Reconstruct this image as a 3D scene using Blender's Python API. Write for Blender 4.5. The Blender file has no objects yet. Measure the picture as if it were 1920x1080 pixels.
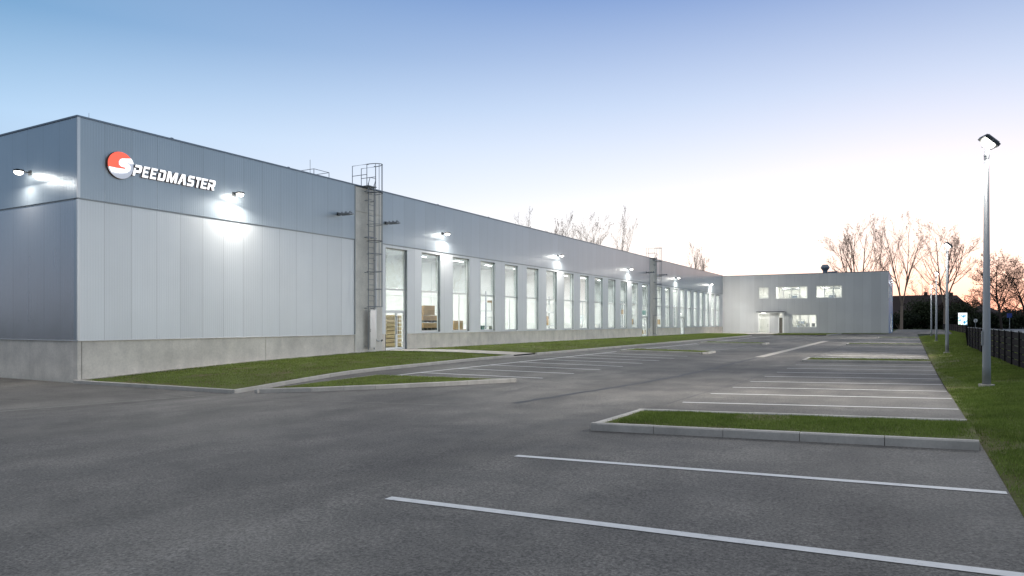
import bpy, math, random
import numpy as np
from mathutils import Vector, Matrix
R = math.radians
random.seed(7)
SC = bpy.context.scene
COL = SC.collection

# ------------------------------------------------------------------ camera
F, Y0, VPX = 1322.0, 604.5, 1708.0
TH = math.atan((VPX - 960) / F); CT, ST = math.cos(TH), math.sin(TH)
cam_d = bpy.data.cameras.new('camera'); cam = bpy.data.objects.new('camera', cam_d); COL.objects.link(cam)
cam.location = (0, 0, 1.6); cam.rotation_euler = (R(90), 0, TH)
cam_d.sensor_width = 36; cam_d.lens = F / 1920 * 36; cam_d.shift_y = (Y0 - 540) / 1920
cam_d.clip_start = 0.1; cam_d.clip_end = 3000
SC.camera = cam

# ------------------------------------------------------------------ render
SC.render.engine = 'CYCLES'
SC.cycles.use_denoising = True
SC.cycles.max_bounces = 6; SC.cycles.diffuse_bounces = 3; SC.cycles.glossy_bounces = 3
SC.cycles.transparent_max_bounces = 12; SC.cycles.sample_clamp_indirect = 5; SC.cycles.sample_clamp_direct = 12
SC.cycles.caustics_reflective = False; SC.cycles.caustics_refractive = False
SC.view_settings.view_transform = 'Standard'; SC.view_settings.look = 'None'
SC.view_settings.gamma = 1; SC.view_settings.exposure = 0.10

# ------------------------------------------------------------------ sky (dusk: afterglow low beyond the office building)
SUN_AZ = 3.0            # degrees to the right of +Y
wd = bpy.data.worlds.new('World'); SC.world = wd; wd.use_nodes = True
N = wd.node_tree.nodes; L = wd.node_tree.links; N.clear()
def wn(t, **k):
    n = N.new(t)
    for a, b in k.items(): setattr(n, a, b)
    return n
def wmath(op, a, b=None, clamp=False):
    n = wn('ShaderNodeMath', operation=op, use_clamp=clamp)
    for i, v in enumerate((a, b)):
        if v is None: continue
        if isinstance(v, (int, float)): n.inputs[i].default_value = v
        else: L.new(v, n.inputs[i])
    return n.outputs[0]
def wramp(stops, fac):
    n = wn('ShaderNodeValToRGB'); cr = n.color_ramp; cr.interpolation = 'B_SPLINE' if False else 'LINEAR'
    while len(cr.elements) < len(stops): cr.elements.new(0.5)
    for e, (p, c) in zip(cr.elements, stops): e.position = p; e.color = (*c, 1)
    L.new(fac, n.inputs[0]); return n.outputs[0]
tc = wn('ShaderNodeTexCoord'); sp = wn('ShaderNodeSeparateXYZ'); L.new(tc.outputs['Generated'], sp.inputs[0])
el = wmath('MAXIMUM', sp.outputs[2], 0.0)
sx, sy = math.sin(R(SUN_AZ)), math.cos(R(SUN_AZ))
hl = wmath('SQRT', wmath('MAXIMUM', wmath('SUBTRACT', 1.0, wmath('MULTIPLY', sp.outputs[2], sp.outputs[2])), 1e-4))
ca = wmath('DIVIDE', wmath('ADD', wmath('MULTIPLY', sp.outputs[0], sx), wmath('MULTIPLY', sp.outputs[1], sy)), hl)
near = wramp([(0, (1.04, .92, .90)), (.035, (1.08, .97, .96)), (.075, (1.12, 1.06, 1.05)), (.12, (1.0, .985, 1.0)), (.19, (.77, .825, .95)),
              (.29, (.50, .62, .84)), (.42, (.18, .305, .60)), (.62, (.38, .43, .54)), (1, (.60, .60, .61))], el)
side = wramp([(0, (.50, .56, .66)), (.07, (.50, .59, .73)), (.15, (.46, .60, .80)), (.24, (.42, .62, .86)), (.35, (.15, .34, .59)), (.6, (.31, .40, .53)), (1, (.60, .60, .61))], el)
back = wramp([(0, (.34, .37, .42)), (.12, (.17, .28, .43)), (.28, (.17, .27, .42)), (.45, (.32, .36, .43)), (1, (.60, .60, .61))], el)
def wmix(f, a, b):
    n = wn('ShaderNodeMix', data_type='RGBA'); L.new(f, n.inputs[0]); L.new(a, n.inputs[6]); L.new(b, n.inputs[7]); return n.outputs[2]
def wmap(v, a, b):
    n = wn('ShaderNodeMapRange', interpolation_type='SMOOTHSTEP'); L.new(v, n.inputs[0]); n.inputs[1].default_value = a; n.inputs[2].default_value = b; return n.outputs[0]
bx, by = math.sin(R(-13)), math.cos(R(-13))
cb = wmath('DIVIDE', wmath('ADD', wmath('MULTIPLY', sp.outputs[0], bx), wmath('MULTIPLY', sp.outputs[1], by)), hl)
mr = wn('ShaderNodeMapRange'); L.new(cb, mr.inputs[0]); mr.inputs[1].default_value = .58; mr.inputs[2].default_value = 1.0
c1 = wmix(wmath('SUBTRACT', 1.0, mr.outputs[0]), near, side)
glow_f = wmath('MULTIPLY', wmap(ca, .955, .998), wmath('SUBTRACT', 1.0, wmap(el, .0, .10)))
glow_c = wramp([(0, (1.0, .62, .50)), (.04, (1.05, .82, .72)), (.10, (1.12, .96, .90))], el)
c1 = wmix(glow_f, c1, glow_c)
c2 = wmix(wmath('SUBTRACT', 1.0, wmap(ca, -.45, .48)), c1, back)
sky = wn('ShaderNodeTexSky'); sky.sky_type = 'NISHITA'; sky.sun_disc = False; sky.sun_elevation = R(1.0); sky.sun_rotation = R(SUN_AZ); sky.air_density = 1.2
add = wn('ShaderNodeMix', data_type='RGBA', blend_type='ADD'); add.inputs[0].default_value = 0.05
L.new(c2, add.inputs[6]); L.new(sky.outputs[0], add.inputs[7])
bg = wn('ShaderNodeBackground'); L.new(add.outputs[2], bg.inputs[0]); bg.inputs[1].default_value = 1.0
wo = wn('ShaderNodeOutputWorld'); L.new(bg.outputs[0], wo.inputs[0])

# lamp strengths
P_WALL, P_POLE, P_HALL = 400.0, 600.0, 330.0

# ------------------------------------------------------------------ helpers
def tag(o, label=None, cat=None, group=None, kind=None):
    if label: o['label'] = label
    if cat: o['category'] = cat
    if group: o['group'] = group
    if kind: o['kind'] = kind
    return o
def empty(name, loc=(0, 0, 0), rz=0, label=None, cat=None, group=None):
    o = bpy.data.objects.new(name, None); COL.objects.link(o); o.location = loc; o.rotation_euler = (0, 0, rz)
    o.empty_display_size = .3
    return tag(o, label, cat, group)
def copy_tree(o, parent=None):
    c = o.copy(); COL.objects.link(c); c.parent = parent
    for ch in list(o.children): copy_tree(ch, c)
    return c
class MB:
    def __init__(s): s.v = []; s.f = []
    def poly(s, pts): n = len(s.v); s.v += [tuple(p) for p in pts]; s.f.append(tuple(range(n, n + len(pts)))); return s
    def box(s, x0, x1, y0, y1, z0, z1):
        n = len(s.v); s.v += [(x, y, z) for z in (z0, z1) for x, y in ((x0, y0), (x1, y0), (x1, y1), (x0, y1))]
        s.f += [tuple(n + i for i in q) for q in ((3, 2, 1, 0), (4, 5, 6, 7), (0, 1, 5, 4), (1, 2, 6, 5), (2, 3, 7, 6), (3, 0, 4, 7))]; return s
    def cbox(s, x0, x1, y0, y1, z0, z1, b=.01):
        # box with a small chamfer all round the top edge
        n = len(s.v)
        s.v += [(x, y, z0) for x, y in ((x0, y0), (x1, y0), (x1, y1), (x0, y1))]
        s.v += [(x, y, z1 - b) for x, y in ((x0, y0), (x1, y0), (x1, y1), (x0, y1))]
        s.v += [(x, y, z1) for x, y in ((x0 + b, y0 + b), (x1 - b, y0 + b), (x1 - b, y1 - b), (x0 + b, y1 - b))]
        s.f += [tuple(n + i for i in q) for q in ((3, 2, 1, 0), (8, 9, 10, 11))]
        for k in (0, 4):
            for i in range(4): j = (i + 1) % 4; s.f.append((n + k + i, n + k + j, n + k + 4 + j, n + k + 4 + i))
        return s
    def tube(s, pts, rad, n=6, cap=True):
        pts = [Vector(p) for p in pts]; rs = rad if isinstance(rad, (list, tuple)) else [rad] * len(pts)
        base = len(s.v); up = None
        for i, p in enumerate(pts):
            a = pts[max(i - 1, 0)]; b = pts[min(i + 1, len(pts) - 1)]; d = (b - a).normalized()
            if up is None: up = Vector((0, 0, 1)) if abs(d.z) < .9 else Vector((1, 0, 0))
            e1 = d.cross(up)
            if e1.length < 1e-4: e1 = d.cross(Vector((.3, 1, .1)))
            e1.normalize(); e2 = d.cross(e1).normalized(); up = -e2 if False else up
            for k in range(n):
                t = 2 * math.pi * k / n; s.v.append(tuple(p + (e1 * math.cos(t) + e2 * math.sin(t)) * rs[i]))
        for i in range(len(pts) - 1):
            for k in range(n):
                k2 = (k + 1) % n; s.f.append((base + i * n + k, base + i * n + k2, base + (i + 1) * n + k2, base + (i + 1) * n + k))
        if cap:
            s.f.append(tuple(base + k for k in reversed(range(n)))); m = base + (len(pts) - 1) * n; s.f.append(tuple(m + k for k in range(n)))
        return s
    def build(s, name, mat, parent=None, smooth=False):
        me = bpy.data.meshes.new(name); me.from_pydata(s.v, [], s.f); me.materials.append(mat)
        if smooth: me.polygons.foreach_set('use_smooth', [True] * len(me.polygons))
        me.update(); o = bpy.data.objects.new(name, me); COL.objects.link(o); o.parent = parent; return o
def fix_normals(o):
    import bmesh
    bm = bmesh.new(); bm.from_mesh(o.data); bmesh.ops.recalc_face_normals(bm, faces=bm.faces); bm.to_mesh(o.data); bm.free(); return o
def wall(name, mat, parent, fn, s0, s1, z0, z1, holes=(), cuts=()):
    """a wall with rectangular openings and real thickness; fn(s, z, d) -> 3D, d = 0 outside / 1 inside"""
    S = sorted({s0, s1, *[h[0] for h in holes], *[h[1] for h in holes], *cuts}); S = [a for a in S if s0 <= a <= s1]
    Z = sorted({z0, z1, *[h[2] for h in holes], *[h[3] for h in holes]}); Z = [a for a in Z if z0 <= a <= z1]
    m = MB()
    def solid(i, j):
        if i < 0 or j < 0 or i >= len(S) - 1 or j >= len(Z) - 1: return False
        a, b = (S[i] + S[i + 1]) / 2, (Z[j] + Z[j + 1]) / 2
        return not any(h[0] < a < h[1] and h[2] < b < h[3] for h in holes)
    for i in range(len(S) - 1):
        for j in range(len(Z) - 1):
            if not solid(i, j): continue
            a, b, c, d = S[i], S[i + 1], Z[j], Z[j + 1]
            for k in (0, 1): m.poly([fn(a, c, k), fn(b, c, k), fn(b, d, k), fn(a, d, k)])
            if not solid(i - 1, j): m.poly([fn(a, c, 0), fn(a, d, 0), fn(a, d, 1), fn(a, c, 1)])
            if not solid(i + 1, j): m.poly([fn(b, c, 0), fn(b, d, 0), fn(b, d, 1), fn(b, c, 1)])
            if not solid(i, j - 1): m.poly([fn(a, c, 0), fn(b, c, 0), fn(b, c, 1), fn(a, c, 1)])
            if not solid(i, j + 1): m.poly([fn(a, d, 0), fn(b, d, 0), fn(b, d, 1), fn(a, d, 1)])
    return m.build(name, mat, parent)
def pt(px, py, Z):            # a pixel of the photograph at camera depth Z -> world
    u = (px - 960) / F
    return Vector((Z * (u * CT - ST), Z * (CT + u * ST), 1.6 - (py - Y0) * Z / F))

# ------------------------------------------------------------------ materials
def mat(name, col, rough=.6, metal=0.0, spec=.5, emit=None, es=0.0):
    m = bpy.data.materials.new(name); m.use_nodes = True; b = m.node_tree.nodes['Principled BSDF']
    b.inputs['Base Color'].default_value = (*col, 1); b.inputs['Roughness'].default_value = rough
    b.inputs['Metallic'].default_value = metal; b.inputs['Specular IOR Level'].default_value = spec
    if emit: b.inputs['Emission Color'].default_value = (*emit, 1); b.inputs['Emission Strength'].default_value = es
    return m
class NT:
    def __init__(s, m): s.t = m.node_tree; s.b = s.t.nodes['Principled BSDF']; s.co = s.n('ShaderNodeTexCoord').outputs['Object']
    def n(s, t, **k):
        x = s.t.nodes.new(t)
        for a, b in k.items(): setattr(x, a, b)
        return x
    def l(s, a, b): s.t.links.new(a, b)
    def math(s, op, a, b=None, clamp=False):
        n = s.n('ShaderNodeMath', operation=op, use_clamp=clamp)
        for i, v in enumerate((a, b)):
            if v is None: continue
            if isinstance(v, (int, float)): n.inputs[i].default_value = v
            else: s.l(v, n.inputs[i])
        return n.outputs[0]
    def noise(s, scale, detail=4, rough=.55, vec=None, stretch=None):
        v = vec or s.co
        if stretch:
            mp = s.n('ShaderNodeMapping'); mp.inputs['Scale'].default_value = stretch; s.l(v, mp.inputs[0]); v = mp.outputs[0]
        n = s.n('ShaderNodeTexNoise'); n.inputs['Scale'].default_value = scale; n.inputs['Detail'].default_value = detail; n.inputs['Roughness'].default_value = rough
        s.l(v, n.inputs[0]); return n.outputs[0]
    def ramp(s, f, stops):
        n = s.n('ShaderNodeValToRGB'); cr = n.color_ramp
        while len(cr.elements) < len(stops): cr.elements.new(.5)
        for e, (p, c) in zip(cr.elements, stops): e.position = p; e.color = (*(c if isinstance(c, tuple) else (c, c, c)), 1)
        s.l(f, n.inputs[0]); return n.outputs[0]
    def mix(s, f, a, b, bt='MIX'):
        n = s.n('ShaderNodeMix', data_type='RGBA', blend_type=bt)
        for i, v in ((0, f), (6, a), (7, b)):
            if isinstance(v, (int, float)): n.inputs[i].default_value = v
            elif isinstance(v, tuple): n.inputs[i].default_value = (*v, 1)
            else: s.l(v, n.inputs[i])
        return n.outputs[2]
    def bump(s, h, dist=.01, strength=1.0):
        n = s.n('ShaderNodeBump'); n.inputs['Distance'].default_value = dist; n.inputs['Strength'].default_value = strength; s.l(h, n.inputs['Height']); s.l(n.outputs[0], s.b.inputs['Normal'])
def cladding(name, col, rough, metal, axis, joint, first, ribs=True):
    m = mat(name, col, rough, metal); t = NT(m)
    sp = t.n('ShaderNodeSeparateXYZ'); t.l(t.co, sp.inputs[0]); c = sp.outputs[axis]
    u = t.math('DIVIDE', t.math('SUBTRACT', c, first), joint); fr = t.math('FRACT', u)
    jd = t.math('LESS_THAN', fr, .010)
    cell = t.n('ShaderNodeTexWhiteNoise', noise_dimensions='1D'); t.l(t.math('FLOOR', u), cell.inputs['W'])
    v = t.math('ADD', .955, t.math('MULTIPLY', cell.outputs[0], .075))
    n = t.noise(.35, 3); n2 = t.noise(1.4, 4, stretch=(1, 1, .12))
    v = t.math('MULTIPLY', v, t.math('ADD', .93, t.math('MULTIPLY', n, .14)))
    v = t.math('MULTIPLY', v, t.math('ADD', .93, t.math('MULTIPLY', n2, .14)))
    hs = t.n('ShaderNodeHueSaturation'); hs.inputs['Color'].default_value = (*col, 1); t.l(v, hs.inputs['Value'])
    t.l(t.mix(jd, hs.outputs[0], tuple(x * .52 for x in col)), t.b.inputs['Base Color'])
    t.l(t.math('ADD', rough - .05, t.math('MULTIPLY', n2, .12)), t.b.inputs['Roughness'])
    rib = t.math('SINE', t.math('MULTIPLY', c, 2 * math.pi / .1)); rib = t.math('MULTIPLY', t.math('ADD', rib, 1), .5)
    rib = t.math('POWER', rib, 3.0)
    h = t.math('ADD', t.math('MULTIPLY', rib, .5 if ribs else .15), t.math('MULTIPLY', jd, -.5))
    t.b.inputs['Coat Weight'].default_value = .8 if rough < .36 else 0.0; t.b.inputs['Coat Roughness'].default_value = .22; t.b.inputs['Coat IOR'].default_value = 1.6
    h = t.math('ADD', h, t.math('MULTIPLY', t.noise(.9, 2, .4, stretch=(1, 1, .5)), 2.2))
    t.bump(h, .007, .95)
    return m
def concrete(name, col, scale=1.0):
    m = mat(name, col, .85); t = NT(m)
    n = t.noise(1.1 * scale, 6, .62); n2 = t.noise(14 * scale, 5, .6); n3 = t.noise(.8, 4, .6, stretch=(2.5, 2.5, .35))
    a = t.ramp(n, [(.3, tuple(x * .84 for x in col)), (.7, tuple(min(1, x * 1.12) for x in col))])
    a = t.mix(.5, a, t.ramp(n3, [(.35, .86), (.65, 1.06)]), 'MULTIPLY')
    a = t.mix(.35, a, t.ramp(n2, [(.3, .75), (.7, 1.15)]), 'MULTIPLY')
    t.l(a, t.b.inputs['Base Color']); t.bump(n2, .004, .5); return m
M = {}
LOWC, UPC = (.71, .74, .765), (.39, .45, .505)
M['low'] = cladding('light_cladding', LOWC, .42, .25, 1, 1.036, 14.18)
M['up'] = cladding('silver_cladding', UPC, .34, .32, 1, 1.036, 14.18)
M['lowx'] = cladding('light_cladding_end_shaded', (.46, .48, .52), .24, .78, 0, 1.10, -25.9)  # light cladding again, shade of the end wall put into its darker colour
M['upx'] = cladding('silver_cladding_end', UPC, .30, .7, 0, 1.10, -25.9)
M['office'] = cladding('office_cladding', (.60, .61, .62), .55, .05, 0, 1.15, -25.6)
M['officey'] = cladding('office_cladding_side_shaded', (.30, .42, .62), .4, .3, 1, 1.15, 113.2)  # office cladding again, dusk shade painted in as a darker blue
M['conc'] = concrete('precast_concrete', (.80, .745, .67)); M['pier'] = concrete('pier_concrete', (.78, .75, .69))
M['kerb'] = concrete('kerb_concrete', (.55, .52, .48), 2.2); M['pave'] = concrete('paving_concrete', (.52, .48, .43), 2)
M['flash'] = mat('metal_flashing', (.68, .69, .70), .35, .5); M['coping'] = mat('roof_coping', (.20, .23, .27), .35, .7)
M['frame'] = mat('white_window_frame', (.88, .89, .88), .4); M['dark'] = mat('dark_grey_metal', (.07, .075, .08), .45, .5)
M['steel'] = mat('galvanised_steel', (.30, .32, .35), .55, .3); M['stainless'] = mat('stainless_steel', (.62, .63, .64), .3, .8)
M['reveal'] = mat('grey_reveal_trim', (.30, .32, .33), .45, .5)
M['white'] = mat('white_plaster', (.86, .86, .84), .8); M['floor_in'] = mat('hall_floor', (.6, .6, .58), .5)
M['roof'] = mat('roof_membrane', (.25, .26, .27), .9)
M['brown'] = mat('cardboard', (.36, .25, .13), .8); M['wood'] = mat('pale_pine', (.66, .52, .30), .75); M['darkbox'] = mat('dark_crate', (.06, .07, .06), .7)
M['teal'] = mat('dark_green_plastic', (.05, .12, .11), .5)
M['line'] = mat('road_paint', (.72, .73, .74), .6)
t = NT(M['line']); nn = t.noise(9, 5, .7); t.l(t.mix(t.ramp(t.noise(26, 4, .8), [(.30, .6), (.37, 0.0)]), t.ramp(nn, [(.26, .40), (.38, (.70, .70, .70)), (.7, (.82, .82, .81))]), (.16, .155, .15)), t.b.inputs['Base Color'])
M['seam'] = mat('bitumen_seam', (.03, .03, .032), .6); M['joint'] = mat('pale_asphalt_joint', (.27, .26, .24), .9)
M['bark'] = mat('bark', (.30, .23, .18), .9); M['twig'] = mat('twig_bark', (.42, .30, .24), .9)
M['bud'] = mat('spring_buds', (.38, .24, .17), .8)
M['glow'] = mat('lamp_lens', (1, 1, 1), .3, emit=(1, .95, .85), es=60)
M['tube'] = mat('hall_light_tube', (1, 1, 1), .3, emit=(.96, 1, .97), es=P_HALL)
M['offlight'] = mat('office_light_panel', (1, 1, 1), .3, emit=(1, .98, .90), es=42)
def glass(name, refl, tint):
    m = bpy.data.materials.new(name); m.use_nodes = True; nt = m.node_tree; nt.nodes.clear()
    o = nt.nodes.new('ShaderNodeOutputMaterial'); mx = nt.nodes.new('ShaderNodeMixShader'); tr = nt.nodes.new('ShaderNodeBsdfTransparent'); gl = nt.nodes.new('ShaderNodeBsdfGlossy')
    tr.inputs[0].default_value = (*tint, 1); gl.inputs['Roughness'].default_value = .015; gl.inputs[0].default_value = (.95, .97, 1, 1)
    lw = nt.nodes.new('ShaderNodeLayerWeight'); lw.inputs[0].default_value = .5
    fr = nt.nodes.new('ShaderNodeMath'); fr.operation = 'POWER'; fr.inputs[1].default_value = 4.0; nt.links.new(lw.outputs['Facing'], fr.inputs[0])
    mm = nt.nodes.new('ShaderNodeMath'); mm.operation = 'MULTIPLY_ADD'; mm.inputs[1].default_value = .5; mm.inputs[2].default_value = refl; mm.use_clamp = True
    nt.links.new(fr.outputs[0], mm.inputs[0]); nt.links.new(mm.outputs[0], mx.inputs[0]); nt.links.new(tr.outputs[0], mx.inputs[1]); nt.links.new(gl.outputs[0], mx.inputs[2]); nt.links.new(mx.outputs[0], o.inputs[0])
    return m
M['glass'] = glass('window_glass', .03, (.97, .985, .98)); M['solarglass'] = glass('coated_glass', .14, (.90, .93, .93))
# asphalt
m = mat('asphalt', (.1, .1, .1), .82); t = NT(m); M['asphalt'] = m
big = t.noise(.16, 5, .6); mid = t.noise(.9, 6, .65); fine = t.noise(38, 5, .75); tracks = t.noise(.55, 5, .6, stretch=(1.0, .16, 1))
vor = t.n('ShaderNodeTexVoronoi'); vor.inputs['Scale'].default_value = 85; t.l(t.co, vor.inputs['Vector'])
vor2 = t.n('ShaderNodeTexVoronoi'); vor2.inputs['Scale'].default_value = 34; t.l(t.co, vor2.inputs['Vector'])
a = t.ramp(big, [(.38, (.108, .102, .096)), (.62, (.186, .174, .158))])
a = t.mix(.8, a, t.ramp(mid, [(.40, .74), (.62, 1.22)]), 'MULTIPLY')
a = t.mix(.8, a, t.ramp(tracks, [(.38, .72), (.60, 1.16)]), 'MULTIPLY')
a = t.mix(.9, a, t.ramp(fine, [(.38, .42), (.62, 1.6)]), 'MULTIPLY')
a = t.mix(.55, a, t.ramp(vor.outputs['Color'], [(0, .55), (1, 1.45)]), 'MULTIPLY')
spk = t.math('LESS_THAN', vor2.outputs['Distance'], .10)
a = t.mix(t.math('MULTIPLY', spk, .75), a, (.38, .37, .34))
stain = t.noise(.33, 3, .5); a = t.mix(t.ramp(stain, [(.56, 0.0), (.70, .42)]), a, (.050, .049, .050))
v3 = t.n('ShaderNodeTexVoronoi'); v3.inputs['Scale'].default_value = .42; v3.inputs['Randomness'].default_value = 1.0; t.l(t.co, v3.inputs['Vector'])
oil = t.math('ADD', v3.outputs['Distance'], t.math('MULTIPLY', t.noise(4.5, 4, .7), .22))
a = t.mix(t.ramp(oil, [(.17, .55), (.215, 0.0)]), a, (.040, .038, .038))
pv = t.noise(.07, 2, .5); a = t.mix(t.ramp(pv, [(.47, .0), (.50, .28)]), a, t.mix(1.0, a, (.72, .72, .76), 'MULTIPLY'))
dust = t.noise(.22, 6, .7); a = t.mix(t.ramp(dust, [(.48, 0.0), (.66, .38)]), a, (.25, .235, .21))
t.l(a, t.b.inputs['Base Color']); t.bump(fine, .006, .7)
t.l(t.ramp(mid, [(.3, .72), (.7, .9)]), t.b.inputs['Roughness'])
# grass
def grassmat(name, c0, c1, c2):
    m = mat(name, c1, .85, spec=.06); t = NT(m)
    n = t.noise(.9, 5, .65); n2 = t.noise(18, 4, .7); n3 = t.noise(.25, 3)
    a = t.ramp(n, [(.30, c0), (.5, c1), (.72, c2)])
    a = t.mix(.7, a, t.ramp(n2, [(.3, .5), (.7, 1.5)]), 'MULTIPLY')
    a = t.mix(t.ramp(n3, [(.56, 0.0), (.75, .45)]), a, (.13, .12, .045))
    t.l(a, t.b.inputs['Base Color']); return m
M['grass'] = grassmat('lawn_grass', (.14, .190, .046), (.215, .285, .066), (.31, .365, .11))
M['soil'] = grassmat('lawn_soil', (.16, .125, .075), (.115, .125, .045), (.12, .155, .045))
M['ground'] = grassmat('field_grass', (.03, .045, .02), (.04, .06, .02), (.055, .075, .03))
M['gravel'] = concrete('wall_gravel', (.33, .31, .28), 8)
M['road'] = mat('road_asphalt', (.16, .17, .19), .55)

# ------------------------------------------------------------------ terrain heights
GX = [-400, -80, -26, -17.5, -15.6, -10.5, -7.3, -4.3, .8, 4, 60, 400]
GY = [-60, 0, 5, 10, 14.2, 18.5, 20.5, 28, 40, 60, 80, 112, 400]
GZ = [[-.6, -.6, -.5, -.35, -.3, -.15, -.08, -.05, .05, .08, 0, 0],
      [-.6, -.6, -.55, -.40, -.35, -.17, -.10, -.05, .07, .12, 0, 0],
      [-.6, -.62, -.55, -.42, -.36, -.20, -.12, -.06, .075, .12, 0, 0],
      [-.6, -.60, -.57, -.46, -.37, -.22, -.15, -.08, .06, .12, 0, 0],
      [-.6, -.60, -.56, -.51, -.33, -.23, -.18, -.12, .04, .11, 0, 0],
      [-.6, -.60, -.50, -.26, -.25, -.22, -.22, -.17, -.03, .09, 0, 0],
      [-.5, -.60, -.45, -.21, -.22, -.23, -.24, -.21, -.08, .08, 0, 0],
      [-.2, -.2, -.2, -.15, -.20, -.25, -.27, -.24, -.14, .05, 0, 0],
      [-.2, -.2, -.2, -.14, -.17, -.23, -.25, -.20, -.17, .02, 0, 0],
      [-.2, -.2, -.2, -.13, -.16, -.19, -.20, -.15, -.12, .0, 0, 0],
      [-.2, -.2, -.2, -.12, -.13, -.14, -.14, -.12, -.10, .0, 0, 0],
      [-.2, -.2, -.1, -.08, -.08, -.06, -.04, -.02, -.02, .0, 0, 0],
      [0] * 12]
def gz(x, y):
    x = min(max(x, GX[0]), GX[-1] - 1e-6); y = min(max(y, GY[0]), GY[-1] - 1e-6)
    i = max(k for k in range(len(GX) - 1) if GX[k] <= x); j = max(k for k in range(len(GY) - 1) if GY[k] <= y)
    a = (x - GX[i]) / (GX[i + 1] - GX[i]); b = (y - GY[j]) / (GY[j + 1] - GY[j])
    return (GZ[j][i] * (1 - a) + GZ[j][i + 1] * a) * (1 - b) + (GZ[j + 1][i] * (1 - a) + GZ[j + 1][i + 1] * a) * b
def spread(vals, step):
    out = []
    for a, b in zip(vals, vals[1:]):
        n = max(1, int(round((b - a) / step))); out += [a + (b - a) * k / n for k in range(n)]
    return out + [vals[-1]]
def sheet(name, material, xs, ys, zf, keep=None, parent=None):
    m = MB(); idx = {}
    def vid(i, j):
        if (i, j) not in idx: idx[(i, j)] = len(m.v); m.v.append((xs[i], ys[j], zf(xs[i], ys[j])))
        return idx[(i, j)]
    for i in range(len(xs) - 1):
        for j in range(len(ys) - 1):
            if keep and not keep((xs[i] + xs[i + 1]) / 2, (ys[j] + ys[j + 1]) / 2): continue
            m.f.append((vid(i, j), vid(i + 1, j), vid(i + 1, j + 1), vid(i, j + 1)))
    return m.build(name, material, parent, smooth=True)
EDGE = .77
gxs = [-1500, -700] + spread([-400, -80, -26, -17.5, -15.6, -10.5, -7.3, -4.3, .8, 4, 12, 60], 12) + [200, 400, 800, 1500]
gys = [-300] + spread([-60, 0, 5, 10, 14.2, 18.5, 20.5, 28, 40, 60, 80, 112], 10) + [150, 200, 300, 400, 800, 1600, 2500]
tag(sheet('ground', M['ground'], gxs, gys, lambda x, y: gz(x, y) - .05), 'dark green grassy ground stretching to the horizon beyond the fence', 'ground', kind='structure')
axs = spread([-80, -26, -17.5, -15.6, -10.5, -7.3, -4.3, EDGE], 1.0); ays = spread([-30, 0, 5, 10, 14.2, 18.5, 20.5, 28, 40, 60, 80, 112], 1.0)
lot = sheet('parking_lot', M['asphalt'], axs, ays, gz, keep=lambda x, y: y < 14.2 or x > -26)
tag(lot, 'grey asphalt parking lot and driveway beside the long hall', 'parking lot', kind='structure')
far_lot = sheet('road', M['asphalt'], spread([-2.7, 6], 2), spread([112, 185], 6), lambda x, y: gz(x, y) + .004)
tag(far_lot, 'grey asphalt lane continuing past the office building', 'road', kind='structure')
rm = MB()
rm.poly([(13, 90, .03), (19, 90, .03), (60, 345, .03), (22, 345, .03)])
tag(rm.build('road', M['road']), 'pale blue grey road beyond the dark fence at the right', 'road', kind='structure')

# markings on the lot, each line a part of the lot
def strip(name, material, x0, y0, x1, y1, w, parent, dz=.005, step=.8, zf=gz):
    n = max(1, int(math.hypot(x1 - x0, y1 - y0) / step)); m = MB(); dx, dy = x1 - x0, y1 - y0; l = math.hypot(dx, dy); nx, ny = -dy / l * w / 2, dx / l * w / 2
    for k in range(n + 1):
        x, y = x0 + dx * k / n, y0 + dy * k / n
        for s in (1, -1): m.v.append((x + s * nx, y + s * ny, zf(x + s * nx, y + s * ny) + dz))
    m.f = [(2 * k, 2 * k + 1, 2 * k + 3, 2 * k + 2) for k in range(n)]
    return m.build(name, material, parent)
XL, XR = -4.3, EDGE - .02
ROW = [5.22, 7.70] + [15.1 + 2.46 * k for k in range(8)] + [39.4 + 2.46 * k for k in range(8)] + [64.2 + 2.46 * k for k in range(8)]
for y in ROW: strip('parking_line', M['line'], XL, y, XR, y, .115, lot)
strip('parking_line', M['line'], XL, 2.75, XR, 2.75, .115, lot)
LROW = [20.6 + 2.46 * k for k in range(8)] + [45.3 + 2.46 * k for k in range(6)]
for y in LROW: strip('parking_line', M['line'], -15.44, y, -10.5, y, .13, lot)
strip('edge_line', M['line'], -15.5, 18.4, -15.5, 40.2, .12, lot); strip('edge_line', M['line'], -15.5, 43.2, -15.5, 58.6, .12, lot)
strip('edge_line', M['line'], -15.5, 61.6, -15.5, 96, .12, lot)
g = strip('drain_channel', M['pave'], -7.0, 38.9, -7.0, 73, .5, lot, .006)
def wavy(name, material, pts, w, amp, parent, dz=.004):
    m = MB(); rr = random.Random(5); P = []
    for (x0, y0), (x1, y1) in zip(pts, pts[1:]):
        n = max(2, int(math.hypot(x1 - x0, y1 - y0) / .35))
        for k in range(n): P.append((x0 + (x1 - x0) * k / n + rr.uniform(-amp, amp), y0 + (y1 - y0) * k / n + rr.uniform(-amp, amp)))
    for i, (x, y) in enumerate(P):
        a = P[max(i - 1, 0)]; b = P[min(i + 1, len(P) - 1)]; dx, dy = b[0] - a[0], b[1] - a[1]; l = math.hypot(dx, dy) or 1; ww = w * rr.uniform(.6, 1.3) / 2
        for s in (1, -1): m.v.append((x - s * dy / l * ww, y + s * dx / l * ww, gz(x, y) + dz))
    m.f = [(2 * k, 2 * k + 1, 2 * k + 3, 2 * k + 2) for k in range(len(P) - 1)]
    return m.build(name, material, parent)
wavy('asphalt_seam', M['seam'], [(-7.6, 13.5), (-7.2, 19), (-6.95, 24), (-7.0, 38.8)], .17, .03, lot)
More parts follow.
